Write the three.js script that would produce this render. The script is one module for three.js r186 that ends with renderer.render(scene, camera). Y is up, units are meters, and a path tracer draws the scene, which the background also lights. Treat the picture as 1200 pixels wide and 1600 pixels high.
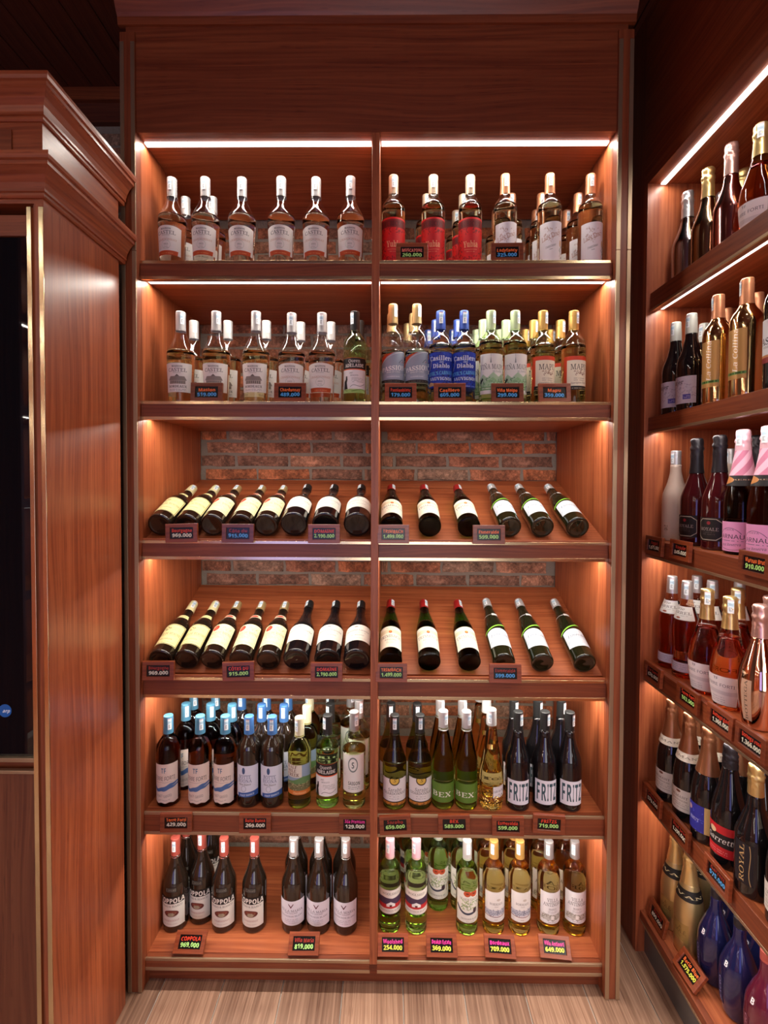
import * as THREE from 'three';
import { mergeGeometries } from 'three/addons/utils/BufferGeometryUtils.js';
import { RoundedBoxGeometry } from 'three/addons/geometries/RoundedBoxGeometry.js';
import { RectAreaLightUniformsLib } from 'three/addons/lights/RectAreaLightUniformsLib.js';

RectAreaLightUniformsLib.init();
const scene = new THREE.Scene();
scene.background = new THREE.Color(0, 0, 0);
const renderer = new THREE.WebGLRenderer({ antialias: true });
renderer.toneMapping = THREE.LinearToneMapping;
renderer.toneMappingExposure = 1.0;
renderer.shadowMap.enabled = true;

// ---------- camera: eye height 1.59 m, 1.5 m in front of the shelf, slightly raised lens ----------
const rad = THREE.MathUtils.degToRad;
const camera = new THREE.PerspectiveCamera(2 * Math.atan(800 / 775) * 180 / Math.PI, 0.75, 0.05, 30);
camera.rotation.order = 'YXZ';
camera.rotation.set(rad(-1.4), rad(0.59), rad(0.223));
camera.position.set(0, 1.59, 0);
camera.setViewOffset(1200, 1600, 0, 26, 1200, 1600);
scene.add(camera);

// ---------- light levels ----------
const LED = { color: new THREE.Color(1.0, 0.93, 0.83), power: 84, width: 0.018 };
const SIDE_LED = { color: new THREE.Color(1.0, 0.93, 0.85), power: 38 };
const FILL_LAMP = { color: new THREE.Color(1.0, 0.80, 0.62), power: 2.0 };
const SHOPFRONT = { color: new THREE.Color(0.95, 0.92, 1.0), power: 1.9 };
const COOLER = { color: new THREE.Color(0.36, 0.36, 1.0), power: 1.4 };

// ---------- helpers ----------
function rng(seed) { return () => { seed = (seed + 0x6d2b79f5) | 0; let t = Math.imul(seed ^ (seed >>> 15), 1 | seed); t = (t + Math.imul(t ^ (t >>> 7), 61 | t)) ^ t; return ((t ^ (t >>> 14)) >>> 0) / 4294967296; }; }
const rnd = rng(7);
const used = new Map();
function numbered(name) { const n = used.get(name) ?? 0; used.set(name, n + 1); return n ? `${name}_${String(n).padStart(3, '0')}` : name; }
function thing(name, label, category, group) {
  const o = new THREE.Group(); o.name = numbered(name); scene.add(o);
  o.userData = { label, category }; if (group) o.userData.group = group;
  return o;
}
function part(name, geo, mat, parent) {
  const m = new THREE.Mesh(geo, mat); m.name = name; m.castShadow = m.receiveShadow = true; parent.add(m); return m;
}
function structure(name, geo, mat) { const m = part(name, geo, mat, scene); m.userData.kind = 'structure'; return m; }
// box from corner to corner with uv in metres; grain: the axis along which the wood grain (v) runs
function box(x0, x1, y0, y1, z0, z1, grain = 'y', bevel = 0) {
  const w = Math.abs(x1 - x0), h = Math.abs(y1 - y0), d = Math.abs(z1 - z0);
  const g = bevel ? new RoundedBoxGeometry(w, h, d, 1, bevel) : new THREE.BoxGeometry(w, h, d);
  g.translate((x0 + x1) / 2, (y0 + y1) / 2, (z0 + z1) / 2);
  return woodUv(g, grain);
}
function woodUv(g, grain) {
  const p = g.attributes.position, n = g.attributes.normal, uv = new Float32Array(p.count * 2), ox = rnd() * 3, oy = rnd() * 3;
  for (let i = 0; i < p.count; i++) {
    const v = { x: p.getX(i), y: p.getY(i), z: p.getZ(i) }, a = { x: Math.abs(n.getX(i)), y: Math.abs(n.getY(i)), z: Math.abs(n.getZ(i)) };
    const face = a.x >= a.y && a.x >= a.z ? 'x' : a.y >= a.z ? 'y' : 'z', rest = ['x', 'y', 'z'].filter((k) => k !== face);
    const along = rest.includes(grain) ? grain : rest[1], across = rest.find((k) => k !== along);
    uv[i * 2] = v[across] + ox; uv[i * 2 + 1] = v[along] + oy;
  }
  g.setAttribute('uv', new THREE.BufferAttribute(uv, 2));
  return g;
}
// ---------- textures ----------
const hash = (x, y, s) => { let h = Math.imul(x, 374761393) ^ Math.imul(y, 668265263) ^ Math.imul(s, 1274126177); h = Math.imul(h ^ (h >>> 13), 1274126177); return ((h ^ (h >>> 16)) >>> 0) / 4294967296; };
function vnoise(x, y, px, py, s) {
  const ix = Math.floor(x), iy = Math.floor(y), fx = x - ix, fy = y - iy, u = fx * fx * (3 - 2 * fx), v = fy * fy * (3 - 2 * fy);
  const m = (a, n) => ((a % n) + n) % n, x0 = m(ix, px), x1 = m(ix + 1, px), y0 = m(iy, py), y1 = m(iy + 1, py);
  const a = hash(x0, y0, s), b = hash(x1, y0, s), c = hash(x0, y1, s), d = hash(x1, y1, s);
  return a + (b - a) * u + (c - a) * v + (a - b - c + d) * u * v;
}
function texture(w, h, fn, srgb = true) {
  const data = new Uint8Array(w * h * 4);
  for (let y = 0; y < h; y++) for (let x = 0; x < w; x++) {
    const c = fn(x / w, y / h), o = (y * w + x) * 4;
    for (let k = 0; k < 3; k++) data[o + k] = Math.max(0, Math.min(255, c[k]));
    data[o + 3] = 255;
  }
  const t = new THREE.DataTexture(data, w, h);
  t.wrapS = t.wrapT = THREE.RepeatWrapping; t.magFilter = THREE.LinearFilter; t.minFilter = THREE.LinearMipmapLinearFilter; t.generateMipmaps = true;
  if (srgb) t.colorSpace = THREE.SRGBColorSpace;
  t.needsUpdate = true;
  return t;
}
// veneer: long fine streaks, broad bands and short dark pores; u 0.5 m, v 1 m
const grainValue = (u, v, s) => {
  const bend = (vnoise(u * 4, v * 3, 4, 3, s + 9) - 0.5) * 0.05;
  const a = vnoise((u + bend) * 9, v * 1, 9, 1, s), b = vnoise((u + bend) * 34, v * 2, 34, 2, s + 1), c = vnoise((u + bend) * 130, v * 5, 130, 5, s + 2), d = vnoise(u * 250, v * 22, 250, 22, s + 3);
  return (a - 0.5) * 0.24 + (b - 0.5) * 0.34 + (c - 0.5) * 0.55 - (d > 0.78 ? (d - 0.78) * 1.7 : 0);
};
const woodMap = texture(512, 1024, (u, v) => { const g = grainValue(u, v, 11); return [160 + g * 66, 84 + g * 54, 48 + g * 38]; });
woodMap.repeat.set(2, 1);
const floorMap = texture(512, 1024, (u, v) => { const g = grainValue(u, v, 41); return [150 + g * 84, 116 + g * 80, 95 + g * 72]; });
floorMap.repeat.set(2.5, 0.9);
const brickMap = texture(256, 128, (u, v) => {
  const a = vnoise(u * 8, v * 5, 8, 5, 71), b = vnoise(u * 26, v * 14, 26, 14, 72), c = vnoise(u * 90, v * 46, 90, 46, 73), pale = vnoise(u * 6, v * 6, 6, 6, 74);
  const k = 0.8 + (a - 0.5) * 0.3 + (b - 0.5) * 0.3 + (c - 0.5) * 0.26, w = Math.max(0, pale - 0.6) * 1.2;
  return [225 * k + 60 * w, 215 * k + 72 * w, 205 * k + 78 * w];
});
const roughBump = texture(256, 256, (u, v) => { const k = vnoise(u * 20, v * 20, 20, 20, 81) * 0.5 + vnoise(u * 70, v * 70, 70, 70, 82) * 0.5; return [k * 255, k * 255, k * 255]; }, false);
roughBump.repeat.set(6, 6);

// ---------- materials ----------
const std = (o) => new THREE.MeshStandardMaterial(o), phys = (o) => new THREE.MeshPhysicalMaterial(o);
const wood = phys({ map: woodMap, roughness: 0.45, clearcoat: 0.12, clearcoatRoughness: 0.25 });
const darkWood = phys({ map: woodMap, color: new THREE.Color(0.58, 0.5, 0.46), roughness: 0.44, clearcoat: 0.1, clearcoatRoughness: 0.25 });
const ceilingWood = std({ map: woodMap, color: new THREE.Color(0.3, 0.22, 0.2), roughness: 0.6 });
const cabinetWood = phys({ map: woodMap, color: new THREE.Color(0.8, 0.7, 0.68), roughness: 0.38, clearcoat: 0.22, clearcoatRoughness: 0.25 });
const greyWood = std({ map: woodMap, color: new THREE.Color(0.42, 0.46, 0.52), roughness: 0.5 });
const brass = std({ color: new THREE.Color(0.78, 0.6, 0.36), metalness: 1, roughness: 0.2 });
const dullBrass = std({ color: new THREE.Color(0.5, 0.37, 0.24), metalness: 0.9, roughness: 0.4 });
const mortar = std({ color: new THREE.Color(0.27, 0.22, 0.17), roughness: 0.95, bumpMap: roughBump, bumpScale: 0.003 });
const brickMats = [[0.74, 0.29, 0.16], [0.6, 0.25, 0.15], [0.78, 0.38, 0.24], [0.5, 0.25, 0.17], [0.84, 0.29, 0.13], [0.66, 0.41, 0.29]].map((c) => std({ map: brickMap, color: new THREE.Color(...c), roughness: 0.92 }));
const plankMats = [[1, 1, 1], [0.93, 0.92, 0.92], [1.05, 1.02, 1.0]].map((c) => std({ map: floorMap, color: new THREE.Color(...c), roughness: 0.42 }));
const grout = std({ color: new THREE.Color(0.55, 0.5, 0.45), roughness: 0.9 });
const stoneDark = std({ color: new THREE.Color(0.09, 0.08, 0.075), roughness: 0.25 });
const plaster = std({ color: new THREE.Color(0.34, 0.26, 0.21), roughness: 0.8 });
const black = std({ color: new THREE.Color(0.012, 0.011, 0.012), roughness: 0.3 });
const ledMat = std({ color: new THREE.Color(0.9, 0.9, 0.9), emissive: new THREE.Color(1.0, 0.97, 0.92), emissiveIntensity: 2.6, roughness: 0.6 });

function rectLight(parent, spec, w, h, pos, rot) {
  const l = new THREE.RectAreaLight(spec.color, spec.power, w, h);
  l.name = 'strip'; l.position.set(...pos); l.rotation.set(...rot); parent.add(l); return l;
}

// ================= ROOM =================
const CEIL = 3.14, BACK = -2.0;
structure('floor', box(-2.3, 1.5, -0.06, -0.004, -2.1, 2.7, 'z'), grout);
{
  const floor = scene.getObjectByName('floor'), g = [0, 1, 2].map(() => box(-0.0935, 0.0935, -0.004, 0, -0.599, 0.599, 'z', 0.0012));
  for (let i = -11; i < 8; i++) for (let j = 0; j < 5; j++) {
    const m = part('plank', g[(i + j * 2 + 40) % 3], plankMats[(i * 7 + j * 5 + 80) % 3], floor);
    m.position.set(-0.045 + i * 0.19, 0, -1.5 + (((i % 3) + 3) % 3) * -0.2 + 0.2 + j * 1.2 - 0.2);
  }
}
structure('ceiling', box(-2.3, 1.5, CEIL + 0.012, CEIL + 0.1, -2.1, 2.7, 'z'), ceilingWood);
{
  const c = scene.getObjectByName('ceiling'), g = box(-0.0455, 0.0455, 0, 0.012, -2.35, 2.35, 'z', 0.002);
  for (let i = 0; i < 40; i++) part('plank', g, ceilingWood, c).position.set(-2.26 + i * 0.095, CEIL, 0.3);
}
structure('wall_back', box(-2.3, 1.5, 0, CEIL, -2.1, BACK - 0.012, 'y'), mortar);
structure('wall_left', box(-2.4, -2.3, 0, CEIL, -2.1, 2.7, 'y'), plaster);
structure('wall_right', box(1.5, 1.6, 0, CEIL, -2.1, 2.7, 'y'), plaster);
structure('wall_front', box(-2.4, 1.6, 0, CEIL, 2.7, 2.8, 'y'), plaster);
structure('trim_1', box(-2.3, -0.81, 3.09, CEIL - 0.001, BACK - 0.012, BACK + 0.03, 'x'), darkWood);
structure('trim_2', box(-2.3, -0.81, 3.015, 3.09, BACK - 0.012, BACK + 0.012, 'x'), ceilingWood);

// bricks on the back wall, one mesh each
{
  const wall = scene.getObjectByName('wall_back'), R = rng(5), L = 0.2, H = 0.0415, P = 0.0535;
  const geo = (seed) => {
    const r = rng(seed), nx = 5, ny = 3, pos = [], uv = [], idx = [];
    const ou = r(), ov = r();
    for (let j = 0; j < ny; j++) for (let i = 0; i < nx; i++) {
      const u = i / (nx - 1), v = j / (ny - 1), edge = (i === 0 || i === nx - 1 || j === 0 || j === ny - 1);
      pos.push((u - 0.5) * L + (r() - 0.5) * 0.006, (v - 0.5) * H + (r() - 0.5) * 0.005, edge ? -0.0045 - r() * 0.003 : -r() * 0.004);
      uv.push(u * 0.9 + ou, v * 0.4 + ov);
    }
    for (let j = 0; j < ny - 1; j++) for (let i = 0; i < nx - 1; i++) { const a = j * nx + i; idx.push(a, a + 1, a + nx + 1, a, a + nx + 1, a + nx); }
    const rim = [];
    for (let i = 0; i < nx; i++) rim.push(i);
    for (let j = 1; j < ny; j++) rim.push(j * nx + nx - 1);
    for (let i = nx - 2; i >= 0; i--) rim.push((ny - 1) * nx + i);
    for (let j = ny - 2; j > 0; j--) rim.push(j * nx);
    const n0 = pos.length / 3;
    for (const k of rim) { pos.push(pos[k * 3] * 1.02, pos[k * 3 + 1] * 1.04, -0.0125); uv.push(uv[k * 2], uv[k * 2 + 1]); }
    for (let k = 0; k < rim.length; k++) { const a = rim[k], b = rim[(k + 1) % rim.length], c = n0 + k, d = n0 + (k + 1) % rim.length; idx.push(a, c, d, a, d, b); }
    const g = new THREE.BufferGeometry();
    g.setAttribute('position', new THREE.Float32BufferAttribute(pos, 3)); g.setAttribute('uv', new THREE.Float32BufferAttribute(uv, 2)); g.setIndex(idx); g.computeVertexNormals();
    return g;
  };
  const geos = [1, 2, 3, 4, 5, 6, 7, 8].map((s) => geo(s * 97));
  const rows = (y0, y1, x0, x1) => {
    for (let k = Math.ceil(y0 / P); k * P < y1; k++) {
      const y = k * P + 0.02, shift = (k % 2 ? 0.107 : 0) + (hash(k, 3, 9) - 0.5) * 0.05;
      for (let i = Math.floor((x0 - shift) / 0.214) - 1; i * 0.214 + shift < x1 + 0.11; i++) {
        const c = i * 0.214 + shift, a = Math.max(c - L / 2, x0 + 0.001), b = Math.min(c + L / 2, x1 - 0.001);
        if (b - a < 0.02) continue;
        const m = part('brick', geos[Math.floor(R() * 8)], brickMats[Math.floor(R() * 6)], wall);
        m.position.set((a + b) / 2, y, BACK); m.scale.set((b - a) / L, 0.94 + R() * 0.1, 1);
      }
    }
  };
  const bays = [[-0.762, -0.055], [-0.032, 0.671]];
  for (const [a, b] of bays) for (const [y0, y1] of [[2.25, 2.62], [1.83, 2.2], [1.59, 1.78], [1.16, 1.35], [0.555, 0.915], [0.09, 0.48]]) rows(y0, y1, a, b);
  rows(2.55, 2.99, -1.35, -0.83);
}

// ================= CENTRAL SHELVING =================
const XL = -0.762, XR = 0.671, DV = [-0.055, -0.032], BAYS = [[XL, DV[0]], [DV[1], XR]];
const FZ = -1.52;
const SH = { top: [2.265, 2.208], second: [1.839, 1.782], upper: [1.411, 1.352], lower: [0.985, 0.921], fifth: [0.560, 0.488], bottom: [0.092, 0.052] };
const unit = thing('display_shelf', 'tall reddish-brown wooden wine shelving in two bays against the brick wall', 'shelving');
part('side_panel', box(XL - 0.02, XL, 0, 2.638, -1.53, BACK, 'y'), wood, unit);
part('side_panel', box(XR, XR + 0.02, 0, 2.638, -1.53, BACK, 'y'), wood, unit);
part('divider', box(DV[0], DV[1], 0.092, 2.638, -1.507, BACK, 'y', 0.001), wood, unit);
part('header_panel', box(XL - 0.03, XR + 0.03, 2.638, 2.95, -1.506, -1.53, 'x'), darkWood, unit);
part('soffit', box(XL, XR, 2.6385, 2.66, -1.53, BACK, 'x'), wood, unit);
for (const [a, b] of [[XL - 0.046, XL], [XR, XR + 0.046]]) {
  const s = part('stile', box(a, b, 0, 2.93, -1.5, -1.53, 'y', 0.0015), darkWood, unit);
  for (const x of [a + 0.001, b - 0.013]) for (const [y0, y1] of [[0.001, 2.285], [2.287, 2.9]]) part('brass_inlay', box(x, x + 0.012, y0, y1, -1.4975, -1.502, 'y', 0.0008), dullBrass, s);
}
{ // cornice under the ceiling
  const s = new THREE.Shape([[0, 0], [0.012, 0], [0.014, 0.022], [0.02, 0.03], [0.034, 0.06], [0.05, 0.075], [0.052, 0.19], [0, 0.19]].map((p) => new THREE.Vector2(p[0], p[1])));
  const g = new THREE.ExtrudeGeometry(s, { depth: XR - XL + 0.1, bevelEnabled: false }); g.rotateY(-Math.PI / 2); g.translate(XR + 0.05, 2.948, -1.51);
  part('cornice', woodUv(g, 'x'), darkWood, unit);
}
part('plinth', box(XL, XR, 0, 0.054, -1.545, -1.565, 'x'), darkWood, unit);

function lightStrip(parent, a, b, y, z) {
  part('light_strip', box(a + 0.004, b - 0.004, y - 0.005, y - 0.0002, z - LED.width / 2, z + LED.width / 2, 'x'), ledMat, parent);
  rectLight(unit, LED, b - a - 0.012, LED.width * 0.9, [(a + b) / 2, y - 0.0065, z], [-Math.PI / 2, 0, 0]);
}
for (const [a, b] of BAYS) lightStrip(unit.children.find((c) => c.name === 'soffit'), a, b, 2.6385, -1.555);
for (const [row, [yt, yb]] of Object.entries(SH)) for (const [a, b] of BAYS) {
  const slant = row === 'upper' || row === 'lower', low = row === 'bottom', board = low ? 0.03 : 0.042;
  let p;
  if (!slant) p = part('shelf_board', box(a, b, yt - board, yt, FZ - 0.02, BACK, 'x'), wood, unit);
  else {
    p = part('shelf_board', box(a, b, yb + 0.015, yt - 0.004, FZ - 0.02, -1.7, 'x'), wood, unit);
    const rise = 0.186, run = 0.445, len = Math.hypot(rise, run), tilt = Math.atan2(rise, run), g = box(a, b, -0.016, 0, -len, 0, 'x');
    g.rotateX(tilt); g.translate(0, yt + 0.004, -1.548);
    part('slanted_board', g, wood, unit);
    part('bottle_stop', box(a, b, yt - 0.004, yt + 0.006, FZ - 0.003, FZ - 0.012, 'x', 0.001), wood, unit);
  }
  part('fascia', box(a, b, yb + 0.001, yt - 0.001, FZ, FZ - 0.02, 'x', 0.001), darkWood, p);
  const bm = row === 'bottom' || row === 'fifth' ? dullBrass : brass;
  part('brass_edge', box(a, b, yt - 0.009, yt, FZ + 0.0015, FZ - 0.004, 'x', 0.0006), bm, p);
  part('brass_edge', box(a, b, yb, yb + 0.01, FZ + 0.0015, FZ - 0.004, 'x', 0.0006), bm, p);
  if (row !== 'bottom') lightStrip(p, a, b, yt - board - (slant ? 0.0 : 0) > yb + 0.012 && !slant ? yt - board : yb + 0.0148, -1.57);
}

// ================= RIGHT-HAND SHELVING (turned towards the left) =================
const RX = 0.845, RZ = -1.66, RB = 1.265, RE = -0.25;
const RS = { top: [2.218, 2.157], second: [1.81, 1.757], third: [1.408, 1.349], fourth: [0.998, 0.934], fifth: [0.589, 0.528], bottom: [0.145, 0.112] };
const side = thing('corner_shelf', 'reddish-brown wooden shelving along the right wall, turned towards the aisle', 'shelving');
part('end_panel', box(RX, RB, 0, 2.575, RZ, RZ - 0.02, 'y'), wood, side);
part('back_panel', box(RB, RB + 0.02, 0, 2.6, RZ - 0.02, RE, 'y'), wood, side);
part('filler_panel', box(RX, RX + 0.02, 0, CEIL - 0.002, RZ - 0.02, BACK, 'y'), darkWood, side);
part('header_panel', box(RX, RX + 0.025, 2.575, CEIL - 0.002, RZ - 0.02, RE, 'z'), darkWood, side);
part('soffit', box(RX + 0.025, RB, 2.575, 2.6, RZ, RE, 'z'), wood, side);
part('end_panel', box(RX, RB, 0, CEIL - 0.002, RE, RE + 0.02, 'y'), wood, side);
part('plinth', box(0.875, 0.895, 0, 0.112, RZ, RE, 'z'), stoneDark, side);
function sideStrip(parent, y) {
  const x = 0.893;
  part('light_strip', box(x - 0.008, x + 0.008, y - 0.005, y - 0.0002, RZ + 0.004, RE - 0.004, 'z'), ledMat, parent);
  rectLight(side, SIDE_LED, 0.014, RE - RZ - 0.02, [x, y - 0.0065, (RE + RZ) / 2], [-Math.PI / 2, 0, 0]);
}
sideStrip(side.children.find((c) => c.name === 'soffit'), 2.575);
for (const [row, [yt, yb]] of Object.entries(RS)) {
  const low = row === 'bottom';
  const p = part('shelf_board', box(0.878, RB, low ? yb + 0.004 : yb + 0.014, yt, RZ, RE, 'z'), wood, side);
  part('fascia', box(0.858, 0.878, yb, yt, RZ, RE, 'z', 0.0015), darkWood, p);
  part('brass_edge', box(0.8565, 0.862, yb, yb + 0.008, RZ, RE, 'z', 0.0006), dullBrass, p);
  if (!low) sideStrip(p, yb + 0.0138);
}

// ================= LEFT CABINET WITH A GLASS DOOR =================
const CX = -0.797, CZ = -1.147;
const cab = thing('wine_cooler', 'tall wooden wine cooler cabinet with brass-edged glass door and moulded cornice', 'cabinet');
part('side_panel', box(CX - 0.022, CX, 0, 2.23, CZ - 0.001, -1.465, 'y'), cabinetWood, cab);
part('back_panel', box(-1.6, CX - 0.022, 0, 2.5, -1.45, -1.465, 'y'), black, cab);
part('far_side_panel', box(-1.6, -1.58, 0, 2.26, CZ, -1.45, 'y'), cabinetWood, cab);
part('base_board', box(-1.58, CX - 0.022, 0.9, 0.93, CZ - 0.02, -1.45, 'x'), darkWood, cab);
function sweep(profile, y0) { // profile: [projection, height]; runs along the front and round the corner to the back
  const path = (p) => [[-1.6, CZ + p], [CX + p, CZ + p], [CX + p, -1.49]], pos = [];
  const vtx = profile.map(([p, y]) => path(p).map(([x, z]) => [x, y0 + y, z]));
  for (let i = 0; i < profile.length - 1; i++) for (let k = 0; k < 2; k++) {
    const a = vtx[i][k], b = vtx[i][k + 1], c = vtx[i + 1][k + 1], d = vtx[i + 1][k];
    pos.push(...a, ...b, ...c, ...a, ...c, ...d);
  }
  for (const k of [0, 2]) for (let i = 1; i < profile.length - 1; i++) { const t = [vtx[0][k], vtx[i][k], vtx[i + 1][k]]; pos.push(...(k ? t : t.reverse()).flat()); }
  const g = new THREE.BufferGeometry(); g.setAttribute('position', new THREE.Float32BufferAttribute(pos, 3)); g.computeVertexNormals(); return woodUv(g, 'x');
}
const crown = [[-0.02, 0], [0.004, 0], [0.006, 0.004], [0.006, 0.01], [0.01, 0.012], [0.01, 0.018], [0.013, 0.03], [0.02, 0.044], [0.03, 0.055], [0.034, 0.058], [0.034, 0.066], [0.039, 0.069], [0.041, 0.076], [0.041, 0.084], [-0.02, 0.084]];
part('cornice', sweep(crown, 2.24), cabinetWood, cab);
part('cornice', sweep(crown, 2.412), cabinetWood, cab);
part('frieze', box(-1.6, CX, 2.32, 2.415, CZ, -1.465, 'x'), cabinetWood, cab);
part('frieze_panel', box(-1.45, -0.866, 2.345, 2.395, CZ + 0.001, CZ + 0.004, 'x', 0.001), darkWood, cab);
part('top_board', box(-1.6, CX, 2.23, 2.26, CZ - 0.001, -1.465, 'x'), cabinetWood, cab);
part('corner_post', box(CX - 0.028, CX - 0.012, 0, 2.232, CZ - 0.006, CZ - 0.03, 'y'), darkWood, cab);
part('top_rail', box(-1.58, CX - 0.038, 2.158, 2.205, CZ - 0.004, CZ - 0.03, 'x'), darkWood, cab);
for (const [a, b] of [[CX - 0.0115, CX - 0.0005], [CX - 0.039, CX - 0.028]]) part('brass_edge', box(a, b, 0.002, 2.222, CZ + 0.0015, CZ - 0.02, 'y', 0.0008), brass, cab);
{
  const door = part('glass_door', box(-1.56, -0.838, 0.935, 2.156, CZ - 0.008, CZ - 0.014, 'y'), phys({ color: 0xffffff, transmission: 0.9, thickness: 0, roughness: 0.02, ior: 1.5, metalness: 0 }), cab);
  door.material.color.setRGB(0.05, 0.05, 0.07);
  part('brass_edge', box(-1.58, CX - 0.039, 0.928, 0.938, CZ + 0.0015, CZ - 0.01, 'x', 0.0008), dullBrass, cab);
  part('brass_edge', box(-1.58, CX - 0.039, 0.9, 0.908, CZ + 0.0015, CZ - 0.01, 'x', 0.0008), dullBrass, cab);
  part('lower_door', box(-1.58, CX - 0.04, 0.06, 0.899, CZ - 0.004, CZ - 0.024, 'y'), greyWood, cab);
  const wire = std({ color: new THREE.Color(0.25, 0.25, 0.27), metalness: 0.9, roughness: 0.3 });
  for (let k = 0; k < 4; k++) part('rack', box(-1.57, -0.83, 1.17 + k * 0.26, 1.182 + k * 0.26, CZ - 0.05, -1.44, 'x', 0.002), wire, cab);
}

// ================= PRINTED LABELS: one sheet of 8 x 8 cells =================
const sheet = document.createElement('canvas'); sheet.width = sheet.height = 2048;
const pen = sheet.getContext('2d');
pen.fillStyle = '#fff'; pen.fillRect(0, 0, 2048, 2048);
const cells = {};
function txt(s, x, y, size, color, font = 'serif', max = 240, tilt = 0, weight = '') {
  pen.save(); pen.translate(x, y); pen.rotate(tilt); pen.fillStyle = color; pen.font = `${weight} ${size}px ${font}`; pen.textAlign = 'center'; pen.textBaseline = 'middle'; pen.fillText(s, 0, 0, max); pen.restore();
}
const fill = (color, x = 0, y = 0, w = 256, h = 256) => { pen.fillStyle = color; pen.fillRect(x, y, w, h); };
const poly = (color, pts) => { pen.fillStyle = color; pen.beginPath(); pts.forEach(([x, y], i) => (i ? pen.lineTo(x, y) : pen.moveTo(x, y))); pen.closePath(); pen.fill(); };
const disc = (color, x, y, r, ry = r) => { pen.fillStyle = color; pen.beginPath(); pen.ellipse(x, y, r, ry, 0, 0, 7); pen.fill(); };
const ring = (color, x, y, r, w = 2) => { pen.strokeStyle = color; pen.lineWidth = w; pen.beginPath(); pen.arc(x, y, r, 0, 7); pen.stroke(); };
const rule = (color, x0, y0, x1, y1, w = 2) => { pen.strokeStyle = color; pen.lineWidth = w; pen.beginPath(); pen.moveTo(x0, y0); pen.lineTo(x1, y1); pen.stroke(); };
const curve = (color, w, ...p) => { pen.strokeStyle = color; pen.lineWidth = w; pen.beginPath(); pen.moveTo(p[0], p[1]); pen.bezierCurveTo(p[2], p[3], p[4], p[5], p[6], p[7]); pen.stroke(); };
const small = (color, rows, x = 128, w = 120, h = 5) => { for (const y of rows) { for (let i = 0; i < w; i += 6) if (hash(i, y, 4) > 0.2) fill(color, x - w / 2 + i, y, 4.5, h); } };
const scribble = (color, x0, y0, x1, y1, n, w, s) => { const r = rng(s); pen.strokeStyle = color; pen.lineWidth = w; for (let i = 0; i < n; i++) { const a = x0 + r() * (x1 - x0), b = y0 + r() * (y1 - y0); pen.beginPath(); pen.moveTo(a, b); pen.quadraticCurveTo(a + (r() - 0.5) * 30, b + (r() - 0.5) * 30, a + (r() - 0.5) * 34, b + (r() - 0.5) * 26); pen.stroke(); } };
let cellCount = 0;
function cell(id, draw) {
  const i = cellCount++, x = (i % 8) * 256, y = Math.floor(i / 8) * 256;
  cells[id] = [x / 2048, 1 - (y + 256) / 2048, (x + 256) / 2048, 1 - y / 2048];
  pen.save(); pen.beginPath(); pen.rect(x, y, 256, 256); pen.clip(); pen.translate(x, y); draw(); pen.restore();
}
const castel = () => { fill('#e9e2dc'); txt('MAISON', 128, 30, 20, '#3a3433', 'serif', 90, 0, 'bold'); txt('CASTEL', 128, 62, 42, '#35312f', 'serif', 165); rule('#665', 95, 86, 160, 86, 2); };
cell('ca', () => { castel(); txt('CHARDONNAY', 128, 122, 25, '#c09a80', 'serif', 200); ring('#aba', 128, 165, 36, 2); txt('2022', 128, 160, 18, '#776'); small('#998', [180, 190], 128, 40, 3); poly('#b9481c', [[28, 214], [228, 214], [222, 256], [34, 256]]); small('#e89a60', [234], 128, 110, 5); });
cell('cb', () => { castel(); poly('#8b8078', [[50, 150], [70, 116], [186, 116], [206, 150]]); fill('#a89a90', 60, 150, 136, 32); for (let i = 0; i < 8; i++) fill('#5e534e', 68 + i * 16, 156, 7, 22); poly('#6e625a', [[110, 116], [128, 98], [146, 116]]); txt('BORDEAUX', 128, 203, 27, '#40372f', 'serif', 170, 0, 'bold'); small('#a39', [], 0); small('#8d8680', [226, 236], 128, 150, 4); });
cell('rd', () => { fill('#e01a1c'); fill('#7d0d14', 0, 14, 256, 44); txt('RUBICON', 128, 38, 34, '#4a0509', 'serif', 210, 0, 'bold'); scribble('#7c0c12', 4, 62, 60, 250, 26, 4, 3); scribble('#7c0c12', 196, 62, 252, 250, 26, 4, 4); scribble('#8a0c12', 60, 62, 200, 90, 16, 4, 5); scribble('#840c12', 60, 206, 200, 250, 22, 4, 6); disc('#d81f24', 128, 148, 66, 58); txt('Yubia', 128, 148, 46, '#f0b080', 'serif', 110, 0, 'bold'); rule('#f0a070', 80, 176, 176, 176, 2); small('#e8936a', [186], 128, 60, 4); });
cell('ly', () => { fill('#e8e3e6'); scribble('#b08f84', 50, 34, 200, 120, 34, 3, 12); txt('Lady Fancy', 124, 88, 40, '#a8765f', 'serif', 190, -0.18); txt('CHARDONNAY', 120, 150, 18, '#666', 'sans-serif', 100, -0.1); small('#888', [166], 120, 26, 4); disc('#caa67c', 226, 140, 14, 22); scribble('#5f7264', 216, 160, 250, 240, 18, 4, 14); disc('#444', 34, 224, 12, 8); });
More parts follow.
